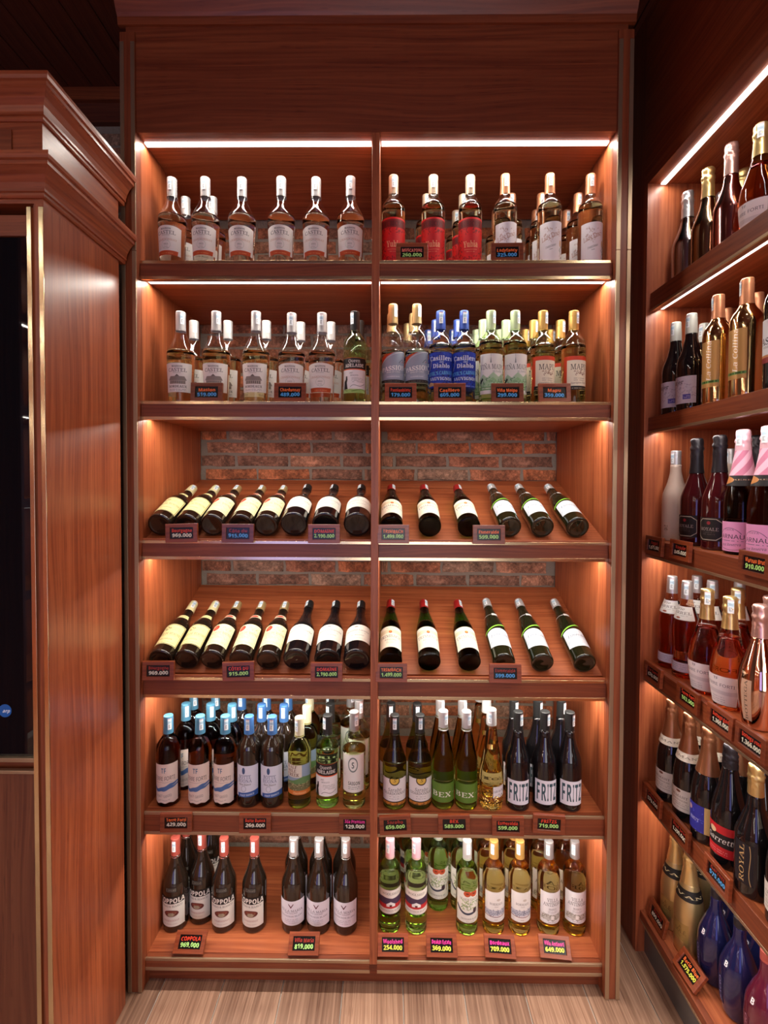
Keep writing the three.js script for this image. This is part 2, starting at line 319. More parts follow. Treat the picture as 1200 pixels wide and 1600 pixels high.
cell('qa', () => { fill('#efeaea'); fill('#171214', 0, 0, 256, 92); fill('#e2602f', 0, 0, 256, 6); txt('Queen', 128, 30, 36, '#f2eee8', 'serif', 120); txt('ADELAIDE', 128, 66, 36, '#f2eee8', 'serif', 190, 0, 'bold'); fill('#e2602f', 0, 92, 256, 8); txt('2021', 100, 124, 16, '#666', 'sans-serif'); txt('MOSCATO', 128, 144, 16, '#777', 'sans-serif'); small('#9a9694', [164, 174, 184, 194], 160, 110, 4); curve('#555', 3, 90, 236, 140, 190, 150, 260, 230, 210); poly('#1b1819', [[14, 256], [22, 190], [40, 176], [44, 150], [58, 148], [62, 178], [54, 200], [64, 256]]); });
cell('ps', () => { fill('#9aa3b4'); poly('#c2431a', [[0, 0], [150, 0], [70, 26], [0, 74]]); curve('#d8d2cc', 4, 0, 80, 60, 30, 130, 14, 256, 0); curve('#333', 3, 176, 96, 190, 76, 204, 70, 210, 66); curve('#333', 3, 210, 66, 220, 76, 232, 88, 240, 92); disc('#b5301c', 210, 88, 4); txt('PASSION', 128, 134, 54, '#f4f2ee', 'serif', 226, 0, 'bold'); txt('WINE BY CHILE', 128, 166, 18, '#e8e6e2', 'sans-serif', 190); for (const y of [184, 194, 204, 214]) rule('#c3cad6', 6, y, 250, y, 2); txt('SAUVIGNON BLANC', 128, 204, 13, '#f0f0f0', 'sans-serif', 130); fill('#1c1617', 0, 230, 256, 26); small('#8a7a6a', [240], 128, 200, 5); });
cell('cs', () => { fill('#1735a8'); scribble('#0d1f70', 0, 0, 256, 256, 46, 9, 21); scribble('#2e63d6', 0, 0, 256, 256, 40, 5, 22); txt('Casillero', 128, 46, 44, '#e8ecf4', 'serif', 190, 0, 'bold'); txt('del', 128, 74, 22, '#d8e0f0'); txt('Diablo', 128, 100, 40, '#e8ecf4', 'serif', 140, 0, 'bold'); txt("DEVIL'S CARNAVAL", 128, 150, 34, '#6fc4ea', 'serif', 236, -0.05, 'bold'); txt('SAUVIGNON', 128, 190, 30, '#e6eef6', 'serif', 190, 0, 'bold'); curve('#d7d4c8', 4, 30, 30, 60, 60, 40, 110, 20, 130); poly('#d8b486', [[0, 230], [40, 210], [90, 226], [120, 236], [0, 244]]); small('#9fb4e0', [240], 150, 150, 5); });
cell('vm', () => { fill('#e7e6e0'); poly('#7c8784', [[104, 60], [110, 16], [116, 60]]); rule('#6a716e', 110, 6, 110, 20, 2); txt('VIÑA MAIPO', 128, 84, 42, '#4e5450', 'serif', 236); txt('Mi Pueblo', 170, 112, 20, '#9aa', 'serif', 90, -0.05); poly('#a9c8a6', [[0, 160], [40, 128], [80, 152], [130, 118], [180, 146], [226, 122], [256, 150], [256, 226], [0, 226]]); scribble('#5f8a63', 0, 150, 256, 200, 46, 4, 31); poly('#222', [[4, 176], [34, 150], [44, 162], [10, 190]]); for (let i = 0; i < 12; i++) rule('#8fbf86', 128, 150, i * 26 - 20, 224, 3); fill('#79a870', 0, 206, 256, 22); small('#e4eee0', [214], 118, 180, 6); disc('#222', 230, 218, 17, 22); disc('#ccc', 230, 218, 11, 15); });
cell('mp', () => { fill('#cf3d1e'); fill('#e6dcc4', 36, 34, 220, 190); txt('MAPU', 146, 84, 56, '#423a33', 'serif', 160); scribble('#8d6a58', 90, 108, 205, 140, 22, 4, 33); small('#9b8f7c', [166, 180], 146, 100, 5); txt('Sauvignon Blanc', 146, 200, 20, '#7d6a5a', 'serif', 150, -0.03); fill('#151110', 20, 224, 236, 32); small('#b9a887', [238], 140, 190, 6); });
cell('jd', () => { fill('#e9dfa0'); rule('#4f4a30', 8, 12, 248, 12, 6); rule('#4f4a30', 8, 246, 248, 246, 6); rule('#6b643e', 244, 12, 244, 246, 5); rule('#6b643e', 10, 12, 10, 246, 4); scribble('#6a6242', 60, 34, 120, 84, 24, 3, 41); small('#8a8158', [50, 62, 74], 170, 70, 3); txt('CÔTE DE BEAUNE', 128, 124, 34, '#4a4430', 'serif', 220); rule('#7b7350', 50, 146, 200, 146, 2); txt('LOUIS JARDIN', 110, 190, 22, '#6a6244', 'serif', 150); small('#8a8158', [222], 128, 170, 4); });
cell('jn', () => { fill('#e9dfa0'); txt('2019', 128, 128, 70, '#57503a'); });
cell('gu', () => { fill('#ece0b4'); disc('#d8301c', 70, 46, 34, 32); disc('#e8624a', 70, 46, 16, 14); scribble('#d9946c', 110, 40, 236, 90, 26, 2.5, 44); scribble('#e0a47c', 20, 140, 236, 196, 36, 2.5, 45); txt('CÔTES DU RHÔNE', 132, 112, 38, '#4d4038', 'serif', 226); small('#8a7a64', [134], 128, 150, 4); txt('E. GUIGUAL', 100, 168, 26, '#6a7486', 'serif', 150); small('#9a8a6c', [214, 226], 128, 190, 4); rule('#c7b27c', 240, 20, 240, 240, 3); });
cell('gn', () => { fill('#efe3c4'); disc('#d8301c', 128, 128, 70, 80); });
cell('wd', () => { fill('#dedcd2'); disc('#888', 118, 38, 16, 9); txt('Domaine Laroche', 128, 92, 34, '#55595e', 'serif', 200, 0, 'italic'); small('#9aa0a4', [122, 134], 128, 150, 4); txt('St. Martin', 128, 168, 26, '#7b8084', 'serif', 110, 0, 'italic'); small('#a5a8a6', [214], 160, 150, 4); });
cell('tr', () => { fill('#ece6d2'); txt('ALSACE', 128, 26, 22, '#9a8c6c', 'serif', 90); fill('#ddd0ae', 0, 44, 256, 42); disc('#d24a26', 128, 72, 15, 16); disc('#f0c040', 128, 68, 5); txt('TRIMBACH', 128, 124, 46, '#5a544c', 'serif', 220); txt('RIESLING', 128, 164, 24, '#7a7468', 'serif', 120); small('#9a9484', [186, 198], 128, 80, 4); });
cell('em', () => { fill('#cdd3dc'); txt('VIÑA', 128, 56, 16, '#6a7584'); txt('Esmeralda', 140, 96, 52, '#46586c', 'serif', 200, -0.04, 'italic'); curve('#9fb4c8', 6, 10, 200, 60, 130, 180, 110, 256, 160); small('#97a4b2', [186, 204], 150, 100, 4); });
cell('tf', () => { fill('#e6d4c8'); txt('TF', 120, 44, 44, '#5d7890', 'sans-serif', 60, 0, 'bold'); txt('TERRE FORTI', 120, 96, 36, '#584c4c', 'sans-serif', 220); rule('#a99', 40, 120, 200, 120, 2); poly('#4b6ea4', [[0, 150], [50, 162], [110, 150], [180, 130], [256, 124], [256, 132], [190, 146], [256, 140], [256, 148], [120, 176], [40, 182], [0, 170]]); txt('PINOT GRIGIO', 118, 208, 22, '#8a7a76', 'sans-serif', 150); small('#b3a39c', [232], 118, 110, 4); });
cell('bb', () => { fill('#d9dcea'); disc('#3c557e', 110, 44, 15, 26); txt('BOTTE', 118, 92, 38, '#46557c', 'serif', 140); txt('BUONA', 118, 124, 38, '#46557c', 'serif', 140); txt('Pinot Bianco', 118, 152, 22, '#333', 'serif', 120, 0, 'italic'); ring('#b0b4c4', 110, 186, 22, 6); poly('#2c57a0', [[40, 222], [256, 204], [256, 256], [40, 256]]); txt('PINOT BIANCO', 140, 236, 22, '#cfdaf0', 'sans-serif', 140, -0.06, 'bold'); });
cell('hm', () => { fill('#8a9db4'); fill('#d9d2c4', 0, 0, 160, 106); txt('HALF', 70, 22, 34, '#5a2e24', 'serif', 110, 0, 'bold'); txt('MILE', 66, 54, 34, '#5a2e24', 'serif', 110, 0, 'bold'); txt('CREEK', 78, 86, 34, '#5a2e24', 'serif', 130, 0, 'bold'); poly('#5f8550', [[0, 150], [90, 130], [170, 100], [256, 112], [256, 180], [0, 190]]); fill('#6e6a44', 0, 160, 256, 60); scribble('#b0a67c', 0, 160, 256, 216, 50, 4, 51); scribble('#4c4c30', 0, 160, 256, 216, 30, 4, 52); fill('#cf7634', 0, 216, 256, 40); txt('Chardonnay', 140, 236, 22, '#f0d0a0', 'serif', 120, 0, 'italic'); });
cell('sg', () => { fill('#e4e1dc'); ring('#6f7a78', 128, 70, 44, 9); txt('S', 128, 72, 56, '#55605e', 'sans-serif', 60, 0, 'bold'); txt('SAIGON', 140, 192, 32, '#555a5a', 'sans-serif', 150, 0, 'bold'); small('#8c9090', [214, 226], 140, 120, 5); txt('O2', 36, 140, 18, '#caa'); });
cell('sr', () => { fill('#e4dedd'); disc('#2c1c14', 128, 22, 46, 44); disc('#d9b54e', 128, 20, 38, 36); txt('S', 128, 20, 44, '#5a4014', 'serif', 40, 0, 'italic'); txt('Sarabo', 128, 108, 44, '#55504e', 'serif', 120, 0, 'italic'); txt('CHARDONNAY', 128, 142, 32, '#3f3a3a', 'serif', 220); small('#99918f', [170, 190], 128, 90, 5); fill('#241813', 0, 216, 256, 10); fill('#c27b2c', 0, 226, 256, 30); scribble('#5a3410', 0, 230, 256, 254, 30, 4, 61); });
cell('bx', () => { fill('#5c7f2a'); txt('BEX', 108, 150, 86, '#f2f0e4', 'serif', 170); rule('#dfe4c4', 206, 140, 250, 128, 4); });
cell('cf', () => { fill('#e6dfe2'); small('#888', [24], 140, 120, 6); txt('café de Paris', 128, 110, 70, '#4b4350', 'serif', 236, -0.03); small('#999', [180, 200], 128, 130, 6); rule('#999', 0, 6, 256, 6, 4); });
cell('fz', () => { fill('#e9e5ee'); for (const [s, x, w] of [['F', 42, 52], ['R', 98, 56], ['I', 142, 26], ['T', 176, 46], ['Z', 222, 50]]) { pen.save(); pen.translate(x, 128); pen.scale(w / 52, 3.1); txt(s, 0, 0, 80, '#34505a', 'sans-serif', 60, 0, 'bold'); pen.restore(); } });
cell('cp', () => { fill('#d9d5cc'); fill('#15110f', 0, 0, 256, 62); txt('COPPOLA', 128, 36, 56, '#e9e5dc', 'sans-serif', 244, 0, 'bold'); txt('ROSSO & BIANCO', 128, 82, 24, '#4a4440', 'serif', 220); disc('#5c2420', 128, 142, 66, 28); disc('#7a3a2c', 128, 136, 50, 16); disc('#a89c84', 128, 152, 30, 15); scribble('#8f8468', 96, 136, 160, 164, 16, 3, 64); txt('CHARDONNAY', 128, 200, 20, '#a5746a', 'serif', 150); small('#b9a9a0', [228], 128, 130, 4); });
cell('ch', () => { fill('#1a1512'); pen.strokeStyle = '#8d8578'; pen.lineWidth = 8; pen.strokeRect(30, 50, 196, 150); txt('2018', 128, 128, 76, '#b0a89a', 'serif', 150, 0, 'italic'); });
cell('vi', () => { fill('#e0dbe4'); poly('#5a2430', [[104, 34], [112, 34], [128, 60], [144, 34], [152, 34], [128, 78]]); txt('VILLA MARIA', 128, 104, 32, '#5a5462', 'serif', 200); txt('NEW ZEALAND', 128, 128, 17, '#6c6674', 'sans-serif', 120); txt('SAUVIGNON BLANC', 128, 160, 22, '#6c6674', 'serif', 200); small('#9b93a2', [190, 206, 224], 128, 110, 5); });
cell('ws', () => { fill('#e4ddd4'); txt('WOOLSHED', 128, 44, 32, '#5b544e', 'serif', 150); poly('#46344e', [[0, 96], [60, 80], [140, 92], [256, 72], [256, 160], [0, 160]]); fill('#c02a2e', 0, 152, 256, 44); poly('#efece8', [[92, 176], [92, 150], [128, 126], [164, 150], [164, 176]]); fill('#5b2a2a', 118, 158, 20, 18); txt('SAUVIGNON BLANC', 128, 222, 22, '#8a7f78', 'serif', 190); small('#aaa098', [242], 128, 80, 4); });
cell('dl', () => { fill('#e6e2d8'); disc('#c0502c', 108, 22, 32, 24); disc('#c0502c', 166, 22, 32, 24); disc('#7c2c18', 108, 22, 14, 6); disc('#7c2c18', 166, 22, 14, 6); txt('DEAKIN ESTATE', 128, 66, 26, '#777068', 'serif', 180); scribble('#8fa860', 60, 80, 240, 150, 60, 4, 66); scribble('#4e6a34', 60, 90, 240, 150, 24, 3, 67); pen.lineCap = 'round'; curve('#343a4c', 16, 16, 128, 60, 190, 110, 190, 176, 170); disc('#3c2c34', 178, 158, 18, 22); curve('#b5824c', 7, 214, 190, 210, 130, 250, 120, 246, 176); txt('SAUVIGNON BLANC', 128, 222, 20, '#6c665e', 'serif', 150); small('#98928a', [240], 128, 80, 4); });
cell('bd', () => { fill('#e7e2de'); disc('#c9bdb2', 150, 70, 20, 10); txt('BORDEAUX', 128, 104, 26, '#6a635e', 'serif', 140); small('#9d958e', [124], 128, 40, 4); fill('#b9b9c4', 0, 156, 256, 44); scribble('#73778a', 0, 152, 256, 200, 60, 4, 71); curve('#77444c', 5, 0, 204, 80, 214, 180, 214, 256, 204); small('#aaa29a', [232], 128, 40, 5); });
cell('an', () => { fill('#e3dfe0'); txt('VILLA', 128, 66, 38, '#4f4a4c', 'serif', 110); txt('ANTINORI', 128, 100, 38, '#4f4a4c', 'serif', 180); txt('BIANCO', 128, 136, 20, '#6d676a', 'serif'); small('#a09a9c', [152, 162], 128, 90, 4); fill('#c3bcb4', 20, 180, 216, 44); scribble('#75705f', 20, 176, 236, 226, 50, 3, 73); fill('#efeae4', 112, 190, 30, 30); small('#a59f9a', [238], 128, 90, 4); });
cell('s4', () => { fill('#dccfd2'); txt('TF', 110, 30, 30, '#6a6470', 'sans-serif', 40, 0, 'bold'); txt('TERRE FORTI', 128, 82, 36, '#5c5260', 'sans-serif', 210); for (let i = 0; i < 7; i++) curve('#a99aa4', 2, 0, 130 + i * 5, 80, 110 + i * 6, 160, 150 + i * 3, 256, 120 + i * 6); small('#9b8f98', [184, 204, 222], 110, 120, 5); });
cell('lj', () => { fill('#cfc8d6'); txt('Loujer', 80, 54, 56, '#3a3040', 'serif', 150, 0, 'bold'); scribble('#b0a6ba', 90, 60, 250, 200, 46, 6, 75); fill('#4a44a0', 150, 170, 60, 44); small('#e0daf0', [184, 198], 180, 44, 5); });
cell('co', () => { fill('#c8995c'); pen.save(); pen.translate(128, 128); pen.rotate(-Math.PI / 2); txt('La Collina', 16, 0, 84, '#efe4dc', 'serif', 220, 0, 'italic'); pen.restore(); fill('#6f9a50', 0, 216, 256, 14); small('#2c3a1c', [218], 128, 200, 9); });
cell('pd', () => { fill('#dcdce4'); txt('PASSION', 128, 128, 56, '#4c4854', 'serif', 236, 0, 'bold'); txt('WINE BY CHILE', 128, 162, 18, '#777'); fill('#c07a4c', 0, 206, 256, 14); fill('#8a1c20', 0, 220, 256, 36); });
cell('fs', () => { fill('#c8ab9a'); scribble('#5a3c28', 70, 60, 190, 180, 60, 6, 77); small('#a0785c', [214], 128, 80, 6); });
cell('ro', () => { fill('#120d10'); pen.strokeStyle = '#b5aa9a'; pen.lineWidth = 8; pen.beginPath(); pen.moveTo(6, 60); pen.lineTo(60, 20); pen.lineTo(196, 20); pen.lineTo(250, 60); pen.lineTo(250, 200); pen.lineTo(196, 240); pen.lineTo(60, 240); pen.lineTo(6, 200); pen.closePath(); pen.stroke(); disc('#8a1c28', 128, 62, 18, 18); txt('ROYALE', 128, 128, 46, '#a89c9a', 'serif', 190); small('#6a5c5c', [160, 180], 128, 120, 5); });
cell('ar', () => { fill('#e29ac8'); curve('#4a3a54', 3, 56, 104, 90, 40, 146, 40, 180, 104); txt('CAVA', 118, 70, 20, '#4a3a54', 'serif'); txt('LARNAU', 118, 128, 50, '#33283c', 'sans-serif', 160, 0, ''); small('#6a5474', [160], 128, 150, 6); txt('Brut Reserva', 118, 196, 30, '#4a3a54', 'serif', 120, -0.08, 'italic'); curve('#4a3a54', 3, 40, 210, 100, 250, 160, 250, 216, 206); });
cell('as', () => { for (let i = -6; i < 14; i++) poly(i % 2 ? '#cf7f9c' : '#efbcd0', [[i * 30, 0], [i * 30 + 30, 0], [i * 30 - 60, 256], [i * 30 - 90, 256]]); });
cell('an2', () => { fill('#151014'); disc('#c07c3c', 70, 128, 56, 90); txt('RESERVA', 180, 120, 34, '#c79a7a', 'serif', 120); });
cell('vg', () => { fill('#e3e0dc'); txt('Vie', 128, 52, 56, '#6a625e', 'serif', 100, 0, 'italic'); txt('GARREL', 128, 124, 66, '#57504c', 'serif', 210); small('#9a9490', [170], 128, 150, 8); disc('#a0604c', 128, 214, 18, 18); });
cell('vl', () => { fill('#cfc8dc'); small('#7d7896', [60, 110, 160], 128, 190, 12); });
cell('bo', () => { fill('#d9b59a'); pen.save(); pen.translate(128, 128); pen.rotate(-Math.PI / 2); txt('BOTTEGA', 0, 0, 90, '#4a342a', 'serif', 240); pen.restore(); });
cell('fc', () => { fill('#d6cfc8'); disc('#7a4c3c', 128, 30, 18, 14); txt('CRÉMANT', 122, 90, 36, '#5a5048', 'serif', 150); txt('DE BOURGOGNE', 122, 130, 24, '#6a6058', 'serif', 150); small('#8d837a', [160, 180, 210], 128, 150, 6); });
cell('fn', () => { fill('#e5dccb'); txt('CRÉMANT', 128, 128, 84, '#6a5c4c', 'serif', 220); });
cell('bl', () => { fill('#2c2f9a'); scribble('#4a56c8', 0, 0, 200, 256, 24, 8, 79); disc('#c8a0a0', 60, 60, 24, 24); fill('#d9b878', 206, 0, 50, 256); txt('BRUT', 110, 150, 40, '#c9cdf0', 'serif', 150); });
cell('ga', () => { fill('#161114'); fill('#c01c24', 0, 0, 256, 70); poly('#161114', [[0, 50], [128, 80], [256, 60], [256, 90], [0, 90]]); fill('#c01c24', 0, 176, 256, 80); disc('#d8b890', 90, 60, 24, 24); txt('Garrett', 122, 122, 58, '#f0e8e4', 'serif', 165, -0.05, 'italic'); small('#e8a0a0', [206, 224], 120, 120, 6); });
cell('pu', () => { fill('#14101a'); pen.save(); pen.translate(110, 128); pen.rotate(-Math.PI / 2); txt('ROYAL', 0, 0, 84, '#c9a46c', 'serif', 230); pen.restore(); curve('#c9a46c', 8, 200, 10, 250, 90, 160, 170, 226, 250); });
cell('go', () => { fill('#a8874c'); txt('A', 128, 70, 60, '#4a3614', 'serif'); txt('SOLÉ', 128, 130, 70, '#4a3614', 'serif', 190); small('#5a4520', [176, 196], 128, 100, 6); });
cell('gb', () => { fill('#15110e'); txt('RIVANI', 140, 140, 84, '#d9c79a', 'serif', 200); disc('#b0925a', 30, 128, 16, 26); });
cell('nb', () => { fill('#14143c'); txt('B', 128, 132, 250, '#eee8ea', 'sans-serif', 200, 0, 'bold'); });
cell('nc', () => { fill('#541428'); txt('B', 128, 132, 250, '#eee8ea', 'sans-serif', 200, 0, 'bold'); });
cell('nv', () => { fill('#541428'); pen.save(); pen.translate(128, 128); pen.rotate(-Math.PI / 2); txt('BACIO', 0, 0, 120, '#c08aa0', 'serif', 240, 0, 'italic'); pen.restore(); });
cell('nt', () => { fill('#14143c'); pen.save(); pen.translate(128, 128); pen.rotate(-Math.PI / 2); txt('BACIO', 0, 0, 120, '#9a90c0', 'serif', 240, 0, 'italic'); pen.restore(); });
cell('st', () => { fill('#e6ebee'); fill('#bcd6e6', 0, 60, 256, 70); for (let i = 0; i < 20; i++) fill('#5a6670', 60, 140 + i * 4, hash(i, 1, 1) > 0.4 ? 120 : 60, 2); fill('#cfc0c8', 0, 0, 256, 30); small('#66788a', [80, 100], 128, 170, 8); });
const sheetMap = new THREE.CanvasTexture(sheet); sheetMap.colorSpace = THREE.SRGBColorSpace; sheetMap.magFilter = THREE.LinearFilter; sheetMap.anisotropy = 8;
const paper = std({ map: sheetMap, roughness: 0.55 });
const foilPaper = std({ map: sheetMap, roughness: 0.3, metalness: 0.35 });

// ================= BOTTLES =================
// outlines: [height, radius] in metres, rounded by averaging
const OUT = {
  bordeaux: [[0, 0.0364], [0.19, 0.0369], [0.206, 0.0345], [0.22, 0.025], [0.232, 0.0155], [0.3, 0.0138]],
  castel: [[0, 0.037], [0.09, 0.0402], [0.155, 0.0432], [0.172, 0.0418], [0.205, 0.025], [0.225, 0.0168], [0.3, 0.0148]],
  burgundy: [[0, 0.0378], [0.135, 0.0386], [0.155, 0.037], [0.19, 0.0245], [0.225, 0.0165], [0.3, 0.0142]],
  stout: [[0, 0.0402], [0.14, 0.0412], [0.158, 0.0398], [0.19, 0.0265], [0.222, 0.0168], [0.3, 0.0142]],
  broad: [[0, 0.0415], [0.11, 0.0428], [0.135, 0.041], [0.18, 0.0265], [0.22, 0.0168], [0.3, 0.0145]],
  flute: [[0, 0.0355], [0.12, 0.0362], [0.15, 0.034], [0.2, 0.0245], [0.24, 0.0165], [0.3, 0.0138]],
  cone: [[0, 0.037], [0.1, 0.0375], [0.15, 0.03], [0.2, 0.021], [0.24, 0.016], [0.3, 0.0142]],
  champagne: [[0, 0.041], [0.12, 0.042], [0.15, 0.0385], [0.2, 0.025], [0.24, 0.0175], [0.3, 0.015]],
  skittle: [[0, 0.0425], [0.1, 0.043], [0.135, 0.042], [0.165, 0.031], [0.195, 0.02], [0.225, 0.0162], [0.3, 0.015]],
  teardrop: [[0, 0.034], [0.06, 0.043], [0.1, 0.0455], [0.14, 0.041], [0.18, 0.028], [0.215, 0.018], [0.25, 0.0155], [0.3, 0.0145]],
  waist: [[0, 0.0365], [0.03, 0.0375], [0.08, 0.034], [0.13, 0.0355], [0.16, 0.037], [0.185, 0.032], [0.215, 0.0215], [0.24, 0.0158], [0.3, 0.014]],
  carafe: [[0, 0.036], [0.05, 0.0455], [0.1, 0.0475], [0.15, 0.044], [0.19, 0.031], [0.22, 0.0185], [0.24, 0.015], [0.3, 0.015]],
};
function outline(name, H) {
  const key = OUT[name], N = 150, t = new Float32Array(N + 1), s = H / 0.3;
  for (let i = 0; i <= N; i++) { const y = i / N * 0.3; let k = 0; while (k < key.length - 2 && key[k + 1][0] < y) k++; const f = Math.min(1, Math.max(0, (y - key[k][0]) / (key[k + 1][0] - key[k][0]))); t[i] = key[k][1] + (key[k + 1][1] - key[k][1]) * f; }
  for (let pass = 0; pass < 14; pass++) { const c = t.slice(); for (let i = 1; i < N; i++) t[i] = (c[i - 1] + 2 * c[i] + c[i + 1]) / 4; }
  return (y) => { const v = Math.min(N, Math.max(0, y / s / 0.3 * N)), i = Math.min(N - 1, Math.floor(v)); return t[i] + (t[i + 1] - t[i]) * (v - i); };
}
const V2 = (x, y) => new THREE.Vector2(x, y);
function lathe(points, seg = 30) { return new THREE.LatheGeometry(points, seg); }
function bodyPoints(r, y1, closed) {
  const p = [V2(0.0001, 0.004), V2(r(0) * 0.6, 0.003), V2(r(0) - 0.008, 0.0004), V2(r(0) - 0.004, 0), V2(r(0) - 0.001, 0.0015), V2(r(0.005), 0.005)], n = 26;
  for (let i = 1; i <= n; i++) { const y = 0.005 + (y1 - 0.005) * i / n; p.push(V2(r(y), y)); }
  if (closed) p.push(V2(r(y1) * 0.5, y1 + 0.0002), V2(0.0001, y1 + 0.0003));
  return p;
}
// a sheet that follows the glass: heights y0..y1, angles a0..a1 (0 faces +z), with edges that may wave
function wrap(r, y0, y1, a0, a1, rect, opt = {}) {
  const nu = opt.nu ?? 18, nv = opt.nv ?? 6, pos = [], uv = [], idx = [], off = opt.off ?? 0.0005;
  for (let j = 0; j <= nv; j++) for (let i = 0; i <= nu; i++) {
    const u = i / nu, v = j / nv, a = rad(a0 + (a1 - a0) * u), b = y0 + (opt.low ? opt.low(u) : 0), t = y1 + (opt.high ? opt.high(u) : 0), y = b + (t - b) * v, rr = r(y) + off;
    pos.push(rr * Math.sin(a), y, rr * Math.cos(a));
    uv.push(rect[0] + 0.002 + (rect[2] - rect[0] - 0.004) * u, rect[1] + 0.002 + (rect[3] - rect[1] - 0.004) * v);
  }
  for (let j = 0; j < nv; j++) for (let i = 0; i < nu; i++) { const k = j * (nu + 1) + i; idx.push(k, k + 1, k + nu + 2, k, k + nu + 2, k + nu + 1); }
  const g = new THREE.BufferGeometry(); g.setAttribute('position', new THREE.Float32BufferAttribute(pos, 3)); g.setAttribute('uv', new THREE.Float32BufferAttribute(uv, 2)); g.setIndex(idx); g.computeVertexNormals();
  return g;
}
const clearGlass = phys({ color: 0xffffff, transmission: 1, thickness: 0, roughness: 0.02, ior: 1.5 });
const liquid = (c, d, ior = 1.36) => phys({ color: 0xffffff, transmission: 1, thickness: 0.07, roughness: 0.015, ior, attenuationColor: new THREE.Color(...c), attenuationDistance: d });
const tinted = (c) => phys({ color: new THREE.Color(...c), transmission: 1, thickness: 0, roughness: 0.02, ior: 1.5 });
const solidGlass = (c, rough = 0.06) => phys({ color: new THREE.Color(...c), roughness: rough, ior: 1.5, clearcoat: 0.6, clearcoatRoughness: 0.03 });
const GLASS = {
  blush: [liquid([0.98, 0.86, 0.66], 0.2), clearGlass], straw: [liquid([0.97, 0.9, 0.5], 0.12), clearGlass], lemon: [liquid([0.9, 0.9, 0.4], 0.1), tinted([0.9, 0.95, 0.8])],
  gold: [liquid([0.98, 0.8, 0.26], 0.1), tinted([1, 0.93, 0.75])], green: [liquid([0.64, 0.9, 0.32], 0.1), tinted([0.8, 0.94, 0.7])],
  olive: [liquid([0.5, 0.48, 0.12], 0.06), tinted([0.55, 0.55, 0.25])], amber: [liquid([0.4, 0.17, 0.04], 0.03), tinted([0.45, 0.25, 0.1])],
  rose: [liquid([0.95, 0.4, 0.14], 0.06), tinted([1, 0.8, 0.65])], emerald: [liquid([0.1, 0.42, 0.07], 0.035), tinted([0.22, 0.66, 0.14])],
  garnet: [solidGlass([0.045, 0.004, 0.006])], brown: [solidGlass([0.014, 0.008, 0.005])], ink: [solidGlass([0.006, 0.005, 0.006])], moss: [solidGlass([0.012, 0.013, 0.005])],
  frost: [phys({ color: new THREE.Color(0.72, 0.55, 0.45), roughness: 0.55, transmission: 0.35, thickness: 0 })],
  silverMirror: [std({ color: new THREE.Color(0.42, 0.38, 0.4), metalness: 1, roughness: 0.14 })], bronzeMirror: [std({ color: new THREE.Color(0.42, 0.33, 0.2), metalness: 1, roughness: 0.14 })],
  roseMirror: [std({ color: new THREE.Color(0.55, 0.24, 0.22), metalness: 1, roughness: 0.13 })], goldMirror: [std({ color: new THREE.Color(0.86, 0.62, 0.3), metalness: 1, roughness: 0.1 })],
  copperMirror: [std({ color: new THREE.Color(0.85, 0.52, 0.36), metalness: 1, roughness: 0.07 })], goldSatin: [std({ color: new THREE.Color(0.62, 0.45, 0.2), metalness: 0.8, roughness: 0.36 })],
  cobalt: [phys({ color: new THREE.Color(0.012, 0.014, 0.075), roughness: 0.12, clearcoat: 0.7, clearcoatRoughness: 0.05, metalness: 0.35 })], berry: [phys({ color: new THREE.Color(0.13, 0.012, 0.035), roughness: 0.12, clearcoat: 0.7, clearcoatRoughness: 0.05, metalness: 0.3 })],
};
const capMat = (c, metal = 0.25, rough = 0.35) => std({ color: new THREE.Color(...c), metalness: metal, roughness: rough });
const CAP = {
  white: capMat([0.5, 0.48, 0.47]), tan: capMat([0.62, 0.46, 0.32]), copper: capMat([0.62, 0.26, 0.13], 0.5), black: capMat([0.02, 0.02, 0.02], 0.2), goldtan: capMat([0.6, 0.44, 0.2], 0.5), blue: capMat([0.05, 0.1, 0.4], 0.4),
  mint: capMat([0.5, 0.62, 0.36], 0.3), amber: capMat([0.62, 0.36, 0.1], 0.5), cream: capMat([0.75, 0.68, 0.36], 0), red: capMat([0.42, 0.02, 0.02], 0.3), teal: capMat([0.1, 0.3, 0.46], 0.3), royal: capMat([0.07, 0.2, 0.5], 0.3), ivory: capMat([0.68, 0.62, 0.42], 0.1),
  silver: capMat([0.6, 0.58, 0.58], 0.7), grey: capMat([0.34, 0.32, 0.32], 0.5), brick: capMat([0.4, 0.08, 0.06], 0.3), sage: capMat([0.58, 0.6, 0.54], 0.1), pink: capMat([0.75, 0.45, 0.52], 0.2), goldfoil: capMat([0.78, 0.55, 0.22], 0.85, 0.3), copperfoil: capMat([0.4, 0.17, 0.08], 0.8, 0.34), rosefoil: capMat([0.72, 0.42, 0.36], 0.8, 0.28), silverfoil: capMat([0.72, 0.7, 0.72], 0.85, 0.3), plum: capMat([0.022, 0.018, 0.022], 0.4),
};
